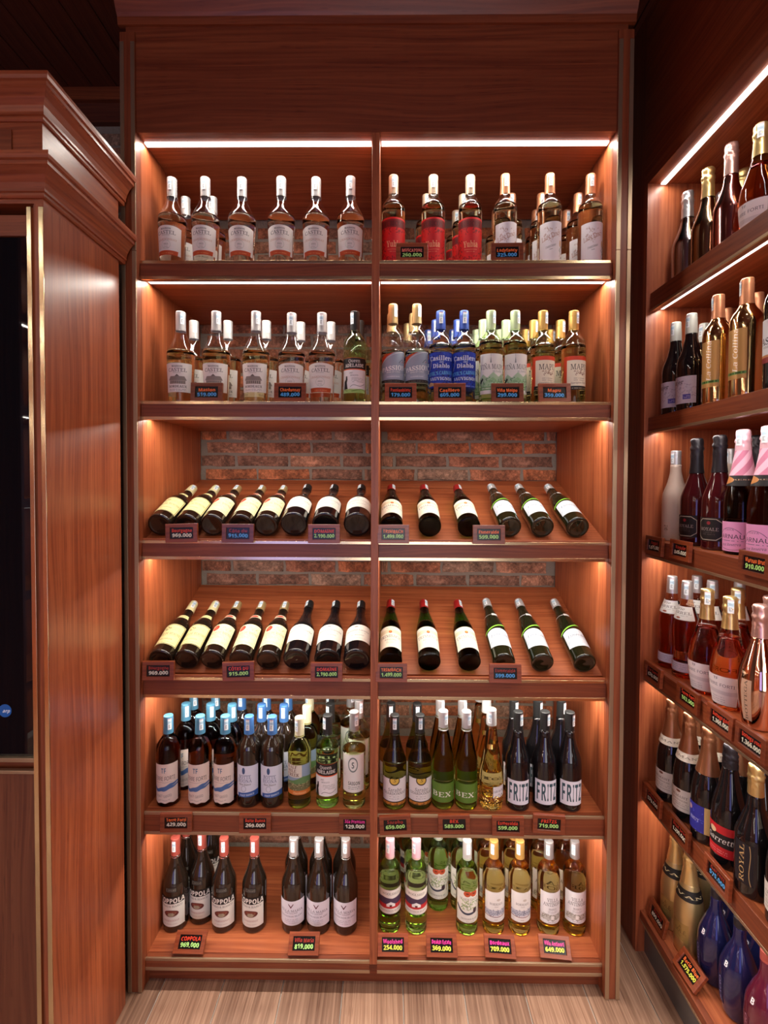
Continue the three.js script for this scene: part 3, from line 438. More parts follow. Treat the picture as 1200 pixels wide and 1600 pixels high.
function capGeometry(r, H, len, style) {
  const p = [], y0 = H - len;
  if (style === 'screw') p.push(V2(r(y0) + 0.0004, y0), V2(0.0152, y0 + 0.001), V2(0.0152, H - 0.0215), V2(0.0145, H - 0.0205), V2(0.0145, H - 0.0195), V2(0.0153, H - 0.0185), V2(0.0153, H - 0.0025), V2(0.0142, H - 0.0004), V2(0.0001, H));
  else if (style === 'foil') { for (let i = 0; i <= 6; i++) { const y = y0 + (len - 0.02) * i / 6; p.push(V2(r(y) + 0.0007, y)); } p.push(V2(0.0152, H - 0.0185), V2(0.0155, H - 0.012), V2(0.0147, H - 0.0105), V2(0.0147, H - 0.003), V2(0.0136, H - 0.0003), V2(0.0001, H)); }
  else { for (let i = 0; i <= 9; i++) { const y = y0 + (len - 0.04) * i / 9; p.push(V2(r(y) + 0.0012, y)); } const top = [[-0.036, 0.0172], [-0.031, 0.0186], [-0.026, 0.0176], [-0.021, 0.0162], [-0.014, 0.0168], [-0.007, 0.0172], [-0.002, 0.0155], [0, 0.011]]; for (const [dy, rr] of top) p.push(V2(rr, H + dy)); p.push(V2(0.0001, H + 0.001)); }
  const g = lathe(p, 24);
  if (style === 'champ') { const q = g.attributes.position, rr = rng(3); for (let i = 0; i < q.count; i++) if (q.getY(i) > H - 0.055) { const k = 1 + (hash(Math.round(Math.atan2(q.getZ(i), q.getX(i)) * 8), Math.round(q.getY(i) * 300), 5) - 0.5) * 0.14; q.setX(i, q.getX(i) * k); q.setZ(i, q.getZ(i) * k); } g.computeVertexNormals(); }
  return g;
}
// kind: outline, height, glass, fill height, cap [style, colour, length], labels [cell, y0, y1, half angle, options], words
const bow = (d) => (u) => -d * (2 * u - 1) ** 2, tilt = (d) => (u) => d * (u - 0.5);
const KIND = {
  ca: ['castel', 0.29, 'blush', 0.165, ['screw', 'white', 0.062], [['ca', 0.034, 0.124, 68, { high: bow(0.006) }]], 'pale wine bottle, cream label with orange band'],
  cb: ['castel', 0.295, 'straw', 0.17, ['screw', 'white', 0.062], [['cb', 0.034, 0.124, 68]], 'pale wine bottle, cream label with château drawing'],
  rd: ['bordeaux', 0.295, 'straw', 0.2, ['screw', 'tan', 0.06], [['rd', 0.008, 0.15, 82, { low: bow(-0.008) }]], 'clear wine bottle with tall ornate red label'],
  ly: ['bordeaux', 0.298, 'straw', 0.2, ['foil', 'copper', 0.064], [['ly', 0.006, 0.135, 62, { low: (u) => 0.02 * Math.max(0, u - 0.4), high: tilt(0.006) }]], 'wine bottle with copper capsule and white script label'],
  qa: ['bordeaux', 0.295, 'green', 0.14, ['screw', 'black', 0.064], [['qa', 0.045, 0.142, 66]], 'greenish wine bottle with black-topped white label'],
  ps: ['bordeaux', 0.318, 'straw', 0.17, ['foil', 'goldtan', 0.062], [['ps', 0.066, 0.163, 72, { high: (u) => -0.018 * (1 - u) ** 2 }]], 'tall yellow wine bottle with grey-blue slanted label'],
  cs: ['bordeaux', 0.297, 'straw', 0.19, ['foil', 'blue', 0.06], [['cs', 0.05, 0.16, 84]], 'wine bottle with blue capsule and vivid blue label'],
  vm: ['bordeaux', 0.297, 'lemon', 0.2, ['screw', 'mint', 0.062], [['vm', 0.03, 0.155, 70]], 'wine bottle with mint cap and green landscape label'],
  mp: ['bordeaux', 0.297, 'lemon', 0.19, ['screw', 'amber', 0.062], [['mp', 0.044, 0.148, 68]], 'wine bottle with gold cap and cream label framed orange'],
  jd: ['burgundy', 0.295, 'brown', 0, ['foil', 'cream', 0.058], [['jd', 0.032, 0.128, 66], ['jn', 0.175, 0.196, 56]], 'dark bottle with pale yellow label and yellow capsule'],
  gu: ['burgundy', 0.295, 'brown', 0, ['foil', 'goldtan', 0.05], [['gu', 0.032, 0.13, 66], ['gn', 0.182, 0.2, 62]], 'dark bottle with ochre label and round red seal'],
  wd: ['broad', 0.297, 'ink', 0, ['foil', 'black', 0.046], [['wd', 0.045, 0.122, 70, { low: bow(-0.004) }]], 'dark broad bottle with plain white label and black capsule'],
  tr: ['flute', 0.315, 'emerald', 0.172, ['foil', 'red', 0.05], [['tr', 0.03, 0.13, 70]], 'slim green bottle with red capsule and cream label'],
  em: ['flute', 0.325, 'moss', 0, ['foil', 'white', 0.05], [['em', 0.042, 0.125, 66, { high: bow(0.008), low: bow(-0.006) }]], 'slim dark bottle with white capsule and rounded white label'],
  tf: ['bordeaux', 0.28, 'amber', 0.215, ['foil', 'teal', 0.056], [['tf', 0.014, 0.138, 66, { low: (u) => 0.0016 * Math.sin(u * 21), high: tilt(0.004) }]], 'brown wine bottle with blush label, blue wave, teal capsule'],
  bb: ['bordeaux', 0.28, 'brown', 0, ['foil', 'royal', 0.056], [['bb', 0.035, 0.135, 66, { low: tilt(0.004) }]], 'dark wine bottle with white label, blue corner, blue capsule'],
  hm: ['bordeaux', 0.278, 'olive', 0.215, ['screw', 'ivory', 0.06], [['hm', 0.045, 0.14, 70]], 'olive wine bottle with landscape label and ivory cap'],
  qg: ['bordeaux', 0.285, 'green', 0.19, ['screw', 'black', 0.062], [['qa', 0.04, 0.142, 68]], 'green-tinted wine bottle with black-topped white label'],
  sg: ['bordeaux', 0.298, 'lemon', 0.18, ['screw', 'grey', 0.06], [['sg', 0.055, 0.175, 62]], 'pale wine bottle with round monogram on tall white label'],
  sr: ['burgundy', 0.288, 'olive', 0.15, ['screw', 'black', 0.06], [['sr', 0.016, 0.1, 68]], 'olive bottle with gold disc above white label'],
  bx: ['flute', 0.303, 'olive', 0.25, ['screw', 'silver', 0.06], [['bx', 0.024, 0.085, 78]], 'slim olive bottle with plain green label'],
  cf: ['cone', 0.31, 'gold', 0.25, ['foil', 'white', 0.05], [['cf', 0.042, 0.078, 36, { turn: 30 }]], 'golden cone-shaped bottle with small white label and flakes'],
  fz: ['burgundy', 0.303, 'ink', 0, ['screw', 'black', 0.062], [['fz', 0.022, 0.098, 56, { turn: -8 }]], 'black bottle with tall letters on square white label'],
  cp: ['stout', 0.298, 'brown', 0, ['screw', 'brick', 0.062], [['cp', 0.022, 0.122, 64], ['ch', 0.138, 0.152, 26]], 'dark bottle with black-headed cream label and brick-red cap'],
  vi: ['stout', 0.3, 'brown', 0, ['screw', 'silver', 0.062], [['vi', 0.03, 0.112, 70]], 'dark bottle with pale lilac label and silver cap'],
  ws: ['bordeaux', 0.3, 'green', 0.215, ['screw', 'pink', 0.062], [['ws', 0.07, 0.15, 80]], 'green wine bottle with purple and red barn label'],
  dl: ['bordeaux', 0.3, 'green', 0.22, ['screw', 'white', 0.062], [['dl', 0.045, 0.15, 74]], 'green wine bottle with illustrated tree label'],
  bd: ['bordeaux', 0.3, 'gold', 0.22, ['foil', 'amber', 0.058], [['bd', 0.048, 0.148, 62]], 'golden wine bottle with white label of grey vineyard view'],
  an: ['bordeaux', 0.3, 'gold', 0.215, ['foil', 'grey', 0.056], [['an', 0.045, 0.15, 66]], 'golden wine bottle with white label and grey capsule'],
  s1: ['skittle', 0.3, 'silverMirror', 0, ['champ', 'silverfoil', 0.085], [], 'mirrored grey sparkling bottle with silver foil'],
  s2: ['skittle', 0.315, 'bronzeMirror', 0, ['champ', 'goldfoil', 0.09], [], 'mirrored bronze sparkling bottle with gold foil'],
  s3: ['skittle', 0.325, 'roseMirror', 0, ['champ', 'rosefoil', 0.09], [], 'mirrored rose sparkling bottle with pink foil'],
  s4: ['teardrop', 0.295, 'rose', 0.19, ['champ', 'goldfoil', 0.085], [['s4', 0.012, 0.09, 60]], 'orange rosé sparkling bottle with torn-edged blush label'],
  lj: ['burgundy', 0.29, 'ink', 0, ['foil', 'sage', 0.06], [['lj', 0.02, 0.1, 64]], 'dark bottle with lilac label and sage capsule'],
  co: ['bordeaux', 0.3, 'goldMirror', 0, ['foil', 'copper', 0.066], [['co', 0.045, 0.17, 40]], 'mirrored gold bottle with white vertical script'],
  pd: ['bordeaux', 0.315, 'ink', 0, ['foil', 'goldtan', 0.06], [['pd', 0.06, 0.16, 72]], 'dark red-wine bottle with white and red label'],
  fs: ['burgundy', 0.29, 'frost', 0, ['screw', 'silver', 0.05], [['fs', 0.02, 0.06, 24]], 'frosted blush bottle with small printed crest'],
  ro: ['skittle', 0.32, 'garnet', 0, ['champ', 'plum', 0.105], [['ro', 0.025, 0.09, 46]], 'deep red sparkling bottle with black foil'],
  ar: ['champagne', 0.325, 'amber', 0.2, ['champ', 'pink', 0.12], [['ar', 0.008, 0.085, 78], ['as', 0.205, 0.27, 180, { off: 0.0017 }], ['an2', 0.178, 0.208, 150, { off: 0.0012 }]], 'sparkling bottle with pink label and striped foil'],
  vg: ['waist', 0.295, 'rose', 0.215, ['foil', 'silver', 0.055], [['vg', 0.178, 0.218, 84, { off: 0.0018, nv: 8 }], ['vl', 0.02, 0.048, 60]], 'waisted rosé bottle with white collar label'],
  bo: ['teardrop', 0.3, 'copperMirror', 0, ['champ', 'rosefoil', 0.08], [['bo', 0.02, 0.12, 16]], 'mirrored rose-gold teardrop bottle'],
  fc: ['champagne', 0.315, 'ink', 0, ['champ', 'copperfoil', 0.115], [['fc', 0.03, 0.095, 66], ['fn', 0.178, 0.202, 120, { off: 0.0014 }]], 'black bottle with copper foil and cream band'],
  bl: ['champagne', 0.315, 'ink', 0, ['champ', 'copperfoil', 0.125], [['bl', 0.03, 0.105, 50]], 'black sparkling bottle with blue and gold label'],
  ga: ['champagne', 0.315, 'ink', 0, ['champ', 'plum', 0.06], [['ga', 0.03, 0.11, 72]], 'black sparkling bottle with red and black label'],
  pu: ['skittle', 0.315, 'ink', 0, ['champ', 'goldfoil', 0.075], [['pu', 0.03, 0.13, 30]], 'black bottle with gold foil and gilt lettering'],
  go: ['champagne', 0.315, 'goldSatin', 0, ['champ', 'goldfoil', 0.1], [['gb', 0.17, 0.2, 150, { off: 0.0012 }], ['go', 0.045, 0.1, 34]], 'satin gold sparkling bottle with black neck band'],
  nb: ['carafe', 0.27, 'cobalt', 0, ['screw', 'plum', 0.026], [['nb', 0.135, 0.155, 12, { turn: -14 }], ['nt', 0.03, 0.1, 12, { turn: -30 }]], 'round-shouldered cobalt blue bottle with white initial'],
  nr: ['carafe', 0.27, 'berry', 0, ['screw', 'brick', 0.026], [['nc', 0.135, 0.155, 12, { turn: -14 }], ['nv', 0.03, 0.1, 12, { turn: -30 }]], 'round-shouldered berry red bottle with white initial'],
};
const flakes = phys({ color: new THREE.Color(0.85, 0.6, 0.16), metalness: 1, roughness: 0.25 });
const limeRing = std({ color: new THREE.Color(0.25, 0.6, 0.05), roughness: 0.5 });
const medal = std({ color: new THREE.Color(0.75, 0.7, 0.68), roughness: 0.4 });
function buildBottle(id) {
  const [shape, H, glass, fillTo, [style, color, len], labels] = KIND[id], r = outline(shape, H), b = new THREE.Group(), mats = GLASS[glass];
  const neckTop = H - len + 0.004;
  if (fillTo) {
    part('filled_glass', lathe(bodyPoints(r, fillTo, true)), mats[0], b);
    const p = []; for (let i = 0; i <= 14; i++) { const y = fillTo + 0.0005 + (neckTop - fillTo) * i / 14; p.push(V2(r(y), y)); }
    part('empty_neck', lathe(p), mats[1], b);
  } else part('glass', lathe(bodyPoints(r, neckTop, true)), mats[0], b);
  const cap = part(style === 'screw' ? 'screw_cap' : style === 'foil' ? 'capsule' : 'foil', capGeometry(r, H, len, style), CAP[color], b);
  labels.forEach(([c, y0, y1, half, opt = {}], i) => part(i ? 'neck_label' : 'label', wrap(r, y0, y1, -half + (opt.turn ?? 0), half + (opt.turn ?? 0), cells[c], { ...opt, nu: half < 40 ? 8 : half > 100 ? 28 : 18 }), c === 'co' || c === 'bo' || c === 'go' ? foilPaper : paper, b));
  if ((style !== 'champ' || id === 'ar' || id === 's4') && id[0] !== 'n') { const k = (id.charCodeAt(0) * 7 + id.charCodeAt(1) * 13) % 3, y1 = H - 0.006; part('tax_stamp', wrap(() => (style === 'champ' ? 0.0185 : 0.0156), y1 - 0.036, y1, -22 + (k - 1) * 34, 22 + (k - 1) * 34, cells.st, { nu: 6, nv: 2, off: 0.0006 }), paper, cap); }
  if (id === 'cf') {
    const q = [], rr = rng(8); for (let i = 0; i < 150; i++) { const a = rr() * 6.283, y = 0.006 + rr() * 0.05, g = new THREE.OctahedronGeometry(0.002 + rr() * 0.0022); g.scale(1, 1, 0.5); g.rotateY(a); g.translate(Math.sin(a) * (r(y) + 0.0004), y, Math.cos(a) * (r(y) + 0.0004)); q.push(g); }
    const m = part('gilt_flakes', mergeGeometries(q), flakes, b); m.userData.kind = 'stuff';
    for (const [y, a] of [[0.16, 20], [0.19, -28], [0.215, 26]]) part('gold_dot', wrap(r, y, y + 0.014, a - 22, a + 22, cells.jn, { nu: 6, nv: 3 }), flakes, b);
  }
  if (id === 'em') {
    part('green_band', wrap(r, 0.135, 0.1405, -84, 70, cells.em, { nu: 24, nv: 1, off: 0.0006, low: tilt(0.034), high: tilt(0.034) }), limeRing, b);
    part('medallion', wrap(r, 0.205, 0.218, -6, 40, cells.em, { nu: 8, nv: 3, off: 0.001 }), medal, b);
    part('neck_thread', wrap(r, 0.2105, 0.212, -120, 120, cells.em, { nu: 24, nv: 1, off: 0.0006 }), medal, b);
  }
  return b;
}
const protos = {};
const ORD = ['first', 'second', 'third', 'fourth', 'fifth', 'sixth', 'seventh'];
function placeBottle(id, x, y, z, turn, label, group) {
  protos[id] ??= buildBottle(id);
  const b = protos[id].clone(); b.name = numbered('wine_bottle'); scene.add(b);
  b.position.set(x, y, z); b.rotation.y = rad(turn); b.userData = { label, category: 'bottle', group };
  return b;
}
const CENTRE = [
  ['top', 0, -1.595, 'ca -.695, ca -.588, ca -.472, ca -.346, ca -.236, ca -.126, rd .010, rd .136, rd .253, ly .363, ly .503, ly .632'],
  ['top', 1, -1.7, 'ca -.695, ca -.603, rd .123, rd .246, ly .408, ly .509, ly .632'],
  ['top', 2, -1.8, 'rd .236, ly .378, ly .521, ly .630'],
  ['second', 0, -1.592, 'cb -.669, cb -.554, cb -.427, ca -.313, ca -.216, qa -.111, ps .010, ps .086, cs .162, cs .236, vm .321, vm .398, mp .486, mp .583'],
  ['second', 1, -1.68, 'cb -.661, cb -.546, cb -.416, ca -.300, ca -.198, qa -.101, ps .006, ps .080, cs .154, cs .228, vm .313, vm .390, mp .483, mp .572'],
  ['second', 2, -1.785, 'ps .064, cs .139, cs .226, vm .310, vm .390, mp .485, mp .572'],
  ['fifth', 0, -1.575, 'tf -.709, tf -.606, tf -.525, bb -.448, bb -.373, hm -.285, qg -.195, sg -.109, sr .021, sr .102, bx .177, bx .251, cf .331, fz .416, fz .502, fz .580'],
  ['fifth', 1, -1.66, 'tf -.688, tf -.603, tf -.529, bb -.429, bb -.353, hm -.275, qg -.196, sg -.099, sr .009, sr .098, bx .176, bx .251, cf .332, fz .424, fz .504, fz .583'],
  ['fifth', 2, -1.745, 'tf -.694, tf -.616, bb -.522, bb -.433, bb -.356, hm -.280, qg -.206, sg -.133, cf .325'],
  ['bottom', 0, -1.645, 'cp -.719, cp -.641 -1.674, cp -.554, cp -.451, vi -.318, vi -.232, vi -.141, ws .008, ws .097, dl .268, bd .358, bd .445, an .542, an .630'],
  ['bottom', 1, -1.735, 'cp -.719, vi -.325, vi -.238, vi -.154, ws .009, ws .096, dl .180, dl .261, bd .356, bd .447, an .544, an .630'],
  ['bottom', 2, -1.815, 'cp -.66, ws .081, dl .157, dl .243, bd .354, bd .454, an .556'],
];
const DEPTH = ['front', 'middle', 'back'], jit = rng(77);
function spread(list) { // numbers things of one kind along a row
  const n = {}, seen = {};
  for (const [id] of list) n[id] = (n[id] ?? 0) + 1;
  return list.map((e) => { seen[e[0]] = (seen[e[0]] ?? 0) + 1; return [...e, n[e[0]] > 1 ? ORD[seen[e[0]] - 1] : null]; });
}
for (const [row, depth, z, text] of CENTRE) {
  const list = spread(text.split(', ').map((s) => { const [id, x, own] = s.split(' '); return [id, +x, own ? +own : z]; }));
  for (const [id, x, zz, nth] of list)
    placeBottle(id, x, SH[row][0] + 0.0006, zz + (jit() - 0.5) * 0.004, (jit() - 0.5) * 12, `${KIND[id][6]}, ${nth ? nth + ' from left, ' : ''}${row} shelf ${DEPTH[depth]}`, `bottles on the ${row} shelf`);
}
const RACK = [
  ['upper', 'jd -.719, jd -.634, gu -.554, gu -.464, gu -.385, wd -.297, wd -.199, wd -.100, tr .008, tr .128, tr .250, em .377, em .478, em .587'],
  ['lower', 'jd -.718, jd -.637, gu -.555, gu -.465, gu -.379, wd -.290, wd -.192, wd -.100, tr .008, tr .129, tr .255, em .363, em .483, em .615'],
];
for (const [row, text] of RACK) {
  const t = Math.atan2(0.186, 0.445), list = spread(text.split(', ').map((s) => { const [id, x] = s.split(' '); return [id, +x]; }));
  for (const [id, x, nth] of list) {
    const R = outline(KIND[id][0], KIND[id][1])(0.08) + 0.001, s = 0.012;
    const b = placeBottle(id, x, SH[row][0] + 0.004 + s * Math.sin(t) + R * Math.cos(t), -1.548 - s * Math.cos(t) + R * Math.sin(t), 0, `${KIND[id][6]}, ${nth} from left, ${row} slanted rack`, `bottles lying on the ${row} slanted rack`);
    b.rotation.order = 'XYZ'; b.rotation.set(t - Math.PI / 2, (jit() - 0.5) * 0.12, 0);
  }
}
const SIDE = [
  ['top', 's1 0 .945 -1.608, s2 0 .950 -1.515, s3 0 .955 -1.422, s4 0 .950 -1.304, s2 1 1.060 -1.520, s1 1 1.055 -1.610'],
  ['second', 'lj 0 .905 -1.590, lj 0 .905 -1.509, co 0 .905 -1.388, co 0 .905 -1.278, pd 0 .905 -1.160, lj 1 1.000 -1.600, co 1 1.000 -1.495, co 1 1.000 -1.372'],
  ['third', 'fs 0 .925 -1.612, ro 0 .925 -1.503, ro 0 .925 -1.400, ar 0 .925 -1.308, ar 0 .925 -1.220, fs 1 1.030 -1.512, ro 1 1.030 -1.406'],
  ['fourth', 'vg 0 .920 -1.612, vg 0 .920 -1.531, s4 0 .908 -1.415, s4 0 .908 -1.320, bo 0 .908 -1.212, vg 1 1.005 -1.620, vg 1 1.005 -1.543, s4 1 1.005 -1.430, vg 2 1.090 -1.545, bo 1 1.005 -1.307'],
  ['fifth', 'fc 0 .905 -1.575, fc 0 .905 -1.482, bl 0 .905 -1.392, ga 0 .905 -1.303, pu 0 .905 -1.211, fc 0 .908 -1.112, fc 1 .995 -1.588, fc 1 .995 -1.494, bl 1 .995 -1.398, ga 1 .995 -1.310'],
  ['bottom', 'go 0 .945 -1.608, go 0 .938 -1.520, nb 0 .960 -1.428, nb 0 .960 -1.331, nr 0 .960 -1.234, go 1 1.040 -1.610, nb 1 1.060 -1.490, nb 1 1.060 -1.387'],
];
for (const [row, text] of SIDE) {
  const all = text.split(', ').map((s) => { const [id, d, x, z] = s.split(' '); return [id, +d, +x, +z]; });
  for (const d of [0, 1, 2]) for (const [id, , x, z, nth] of spread(all.filter((e) => e[1] === d)))
    placeBottle(id, x, RS[row][0] + 0.0006, z, -90 + 20 + (jit() - 0.5) * 10, `${KIND[id][6]}, ${nth ? nth + ' from corner, ' : ''}right unit ${row} shelf ${DEPTH[d]}`, `bottles on the right unit, ${row} shelf`);
}

// ================= PRICE TAGS: hand-lettered boards in small wooden frames =================
const cards = document.createElement('canvas'); cards.width = 2048; cards.height = 1024;
const chalk = cards.getContext('2d'); chalk.fillStyle = '#0b090a'; chalk.fillRect(0, 0, 2048, 1024);
let cardCount = 0;
function card(name, price, c1, c2) {
  const i = cardCount++, x = (i % 8) * 256, y = Math.floor(i / 8) * 128, r = rng(i * 31 + 5);
  const write = (s, cy, size, color) => {
    chalk.save(); chalk.font = `bold ${size}px sans-serif`; chalk.fillStyle = chalk.strokeStyle = color; chalk.lineWidth = 1; chalk.textAlign = 'center'; chalk.textBaseline = 'middle';
    const w = chalk.measureText(s).width, k = Math.min(1.15, 216 / w); let cx = x + 128 - w * k / 2;
    for (const ch of s) { const cw = chalk.measureText(ch).width * k; chalk.save(); chalk.translate(cx + cw / 2, cy + (r() - 0.5) * 6); chalk.rotate((r() - 0.5) * 0.22); chalk.scale(k, 1); chalk.fillText(ch, 0, 0); chalk.strokeText(ch, 0, 0); chalk.restore(); cx += cw; }
    chalk.restore();
  };
  write(name, y + 38, 46, c1); write(price, y + 88, 50, c2);
  return [x / 2048, 1 - (y + 128) / 1024, (x + 256) / 2048, 1 - y / 1024];
}
const cardMap = new THREE.CanvasTexture(cards); cardMap.colorSpace = THREE.SRGBColorSpace; cardMap.magFilter = THREE.LinearFilter;
const cardMat = std({ map: cardMap, roughness: 0.25 });
const TW = 0.096, TH = 0.056;
const frameGeo = (() => {
  const s = new THREE.Shape([V2(-TW / 2, -TH / 2), V2(TW / 2, -TH / 2), V2(TW / 2, TH / 2), V2(-TW / 2, TH / 2)]), h = new THREE.Path([V2(-TW / 2 + 0.012, -TH / 2 + 0.01), V2(-TW / 2 + 0.012, TH / 2 - 0.01), V2(TW / 2 - 0.012, TH / 2 - 0.01), V2(TW / 2 - 0.012, -TH / 2 + 0.01)]);
  s.holes.push(h);
  const g = new THREE.ExtrudeGeometry(s, { depth: 0.009, bevelEnabled: true, bevelSize: 0.0008, bevelThickness: 0.0008, bevelSegments: 1 }); g.translate(0, 0, -0.005); return woodUv(g, 'x');
})();
const frameMats = [[0.66, 0.52, 0.5], [0.8, 0.62, 0.62], [0.5, 0.4, 0.38]].map((c) => phys({ map: woodMap, color: new THREE.Color(...c), roughness: 0.32, clearcoat: 0.4, clearcoatRoughness: 0.25 }));

function tag(name, price, pos, rot, where, c1, c2, k = 0, foot = false) {
  const t = thing('price_tag', `framed price board reading ${price}, ${where}`, 'price tag', 'framed price boards');
  const rect = card(name, price, c1, c2);
  part('frame', frameGeo, frameMats[k], t);
  const g = new THREE.BoxGeometry(TW - 0.022, TH - 0.018, 0.003), uv = g.attributes.uv, nrm = g.attributes.normal;
  for (let i = 0; i < uv.count; i++) { const f = nrm.getZ(i) > 0.5; uv.setXY(i, rect[0] + (f ? uv.getX(i) : 0.002) * (rect[2] - rect[0]), rect[1] + (f ? uv.getY(i) : 0.01) * (rect[3] - rect[1])); }
  part('board', g, cardMat, t).position.z = -0.001;
  if (foot) { const lean = rot[0], steep = lean < -0.3, L = foot + (steep ? 0.003 : -0.004), f = part('prop', new THREE.BoxGeometry(0.012, L, 0.006), frameMats[2], t), oy = -foot + L / 2 + 0.0006, oz = steep ? -0.0165 : -0.0085; f.position.set(0, oy * Math.cos(lean) + oz * Math.sin(lean), -oy * Math.sin(lean) + oz * Math.cos(lean)); f.rotation.x = -lean; }
  t.position.set(...pos); t.rotation.order = 'YXZ'; t.rotation.set(...rot);
}
const RD = '#e8452c', BL = '#58b0f4', GR = '#b9f08a', PK = '#ff3fa8', YE = '#f0f05a', WH = '#e8e4d0', OR = '#ff7a3c', DR = '#a8352c';
const row = (list, y, z, rx, where, foot) => { for (const [n, p, x, c1, c2, by, k = 0, dy = 0, rz = 0] of list) tag(n, p, [x, y + dy, z], [rx, (x + 0.04) * -0.05, rz], `${by}, ${where}`, c1, c2, k, foot); };
row([['MUSCATONI', '260.000', 0.067, '#ff8a78', GR, 'before red labels', 1], ['Ladyfancy', '325.000', 0.357, OR, BL, 'before white script label', 2]], 2.265 + 0.0305, -1.536, -0.1, 'on the top shelf', 0.0305);
row([['Masion', '519.000', -0.565, OR, BL, 'by château labels', 2], ['Chardonnay', '489.000', -0.307, OR, BL, 'by orange-banded labels', 0], ['Passionblanc', '179.000', 0.034, RD, BL, 'by grey-blue labels', 1], ['Casillero', '605.000', 0.185, OR, BL, 'by vivid blue labels', 0], ['Viña Maipo', '299.000', 0.362, OR, BL, 'by green landscape labels', 2], ['Mapu', '359.000', 0.506, OR, BL, 'by orange-framed labels', 0]], 1.839 + 0.0305, -1.536, -0.1, 'on the second shelf', 0.0305);
row([['Bourgogne', '969.000', -0.635, RD, WH, 'under yellow labels', 0, 0, 0.03], ['Côte du', '915.000', -0.462, DR, BL, 'under red seals', 2], ['DOMAINE', '2.190.000', -0.198, RD, GR, 'under plain white labels', 1], ['TRIMBACH', '1.499.000', 0.013, OR, GR, 'under cream labels by divider', 1], ['Esmeralda', '599.000', 0.304, OR, GR, 'under rounded white label', 0]], 1.435, -1.5115, -0.06, 'upper rack edge');
row([['Bourgogne', '969.000', -0.71, DR, WH, 'under yellow labels', 0], ['CÔTES DU', '915.000', -0.462, RD, GR, 'under red seals', 0, 0, 0.03], ['DOMAINE', '2.190.000', -0.19, RD, GR, 'under plain white labels', 1], ['TRIMBACH', '1.499.000', 0.009, OR, GR, 'under cream labels by divider', 1], ['Esmeralda', '599.000', 0.358, DR, BL, 'under rounded white label', 1]], 1.009, -1.5115, -0.06, 'lower rack edge');
row([['Terre Forti', '429.000', -0.658, OR, WH, 'under blue wave labels', 0], ['Botte Buona', '269.000', -0.412, RD, WH, 'under blue-cornered labels', 0], ['SGa Premium', '129.000', -0.102, PK, WH, 'under monogram label', 2], ['Sarabo', '659.000', 0.023, DR, GR, 'under gold disc labels', 0, 0, 0.06], ['BEX', '589.000', 0.205, RD, GR, 'under plain green labels', 0, 0.004, 0.03], ['Esmeralda', '599.000', 0.371, RD, GR, 'under gilt-flaked bottle', 0], ['FRITZS', '719.000', 0.497, RD, GR, 'under tall-lettered labels', 0, 0.008, -0.04]], 0.533, -1.5115, -0.03, 'fifth shelf edge');
row([['COPPOLA', '969.000', -0.631, RD, GR, 'by brick-red caps', 0, 0, -0.03], ['Villa Maria', '819.000', -0.266, DR, GR, 'by pale lilac labels', 0], ['Woolshed', '254.000', 0.018, PK, YE, 'by barn labels', 1], ['Deakin Estate', '369.000', 0.173, PK, YE, 'by tree labels', 0], ['Bordeaux', '709.000', 0.358, PK, YE, 'by vineyard labels', 0, 0, -0.03], ['Villa Antinori', '649.000', 0.532, PK, YE, 'by grey capsules', 0, 0, -0.05]], 0.092 + 0.0255, -1.548, -0.8, 'on the bottom shelf', 0.0255);
const sideTags = [
  ['Angel', '1.075.000', 'third', 1.394, -1.592, DR, WH, 'below the frosted bottle'], ['Royale', '845.000', 'third', 1.398, -1.45, DR, WH, 'below the deep red bottles'], ['Marnau Brut', '910.000', 'third', 1.405, -1.156, OR, GR, 'below the pink labels'],
  ['Vie Garrel', '670.000', 'fourth', 0.982, -1.585, DR, WH, 'below the collar-labelled rosé'], ['Terre Forti', '363.000', 'fourth', 0.985, -1.4, RD, GR, 'below the torn-edged rosé labels'], ['Bottega gold', '1.365.000', 'fourth', 0.987, -1.262, RD, WH, 'left of the rose-gold bottle'], ['Bottega rosé', '1.366.000', 'fourth', 0.987, -1.155, RD, WH, 'below the rose-gold bottle'],
  ['Crémant', '579.000', 'fifth', 0.578, -1.575, DR, WH, 'below the copper-foiled bottles'], ['Blue brut', '1.290.000', 'fifth', 0.58, -1.43, DR, WH, 'below the blue label'], ['Garrett', '575.000', 'fifth', 0.582, -1.262, DR, BL, 'below the red and black label'],
];
sideTags.forEach(([n, p, s, y, z, c1, c2, by], i) => tag(n, p, [0.8495, y, z], [-0.06, -Math.PI / 2, 0], `${by}, right unit ${s} shelf`, c1, c2, i % 2 ? 0 : 2));
tag('Rivani', '899.000', [0.882, 0.145 + 0.031, -1.595], [-0.2, -Math.PI / 2, 0], 'beside the gold bottles at the right unit foot', DR, WH, 2, 0.031);
tag('Bacio Blue', '1.575.000', [0.884, 0.145 + 0.0275, -1.425], [-0.7, -Math.PI / 2 + 0.06, 0], 'before the cobalt blue bottles', OR, YE, 0, 0.0275);

// sticker on the cooler glass
{
  const c = document.createElement('canvas'); c.width = c.height = 128; const k = c.getContext('2d'); k.fillStyle = '#1f5fae'; k.fillRect(0, 0, 128, 128); k.fillStyle = '#e8eef6'; k.font = 'bold italic 46px sans-serif'; k.textAlign = 'center'; k.textBaseline = 'middle'; k.fillText('arp', 74, 66);
  const t = new THREE.CanvasTexture(c); t.colorSpace = THREE.SRGBColorSpace;
  part('round_sticker', new THREE.CircleGeometry(0.0155, 32), std({ map: t, roughness: 0.4 }), cab).position.set(-0.909, 1.047, CZ - 0.0074);
}

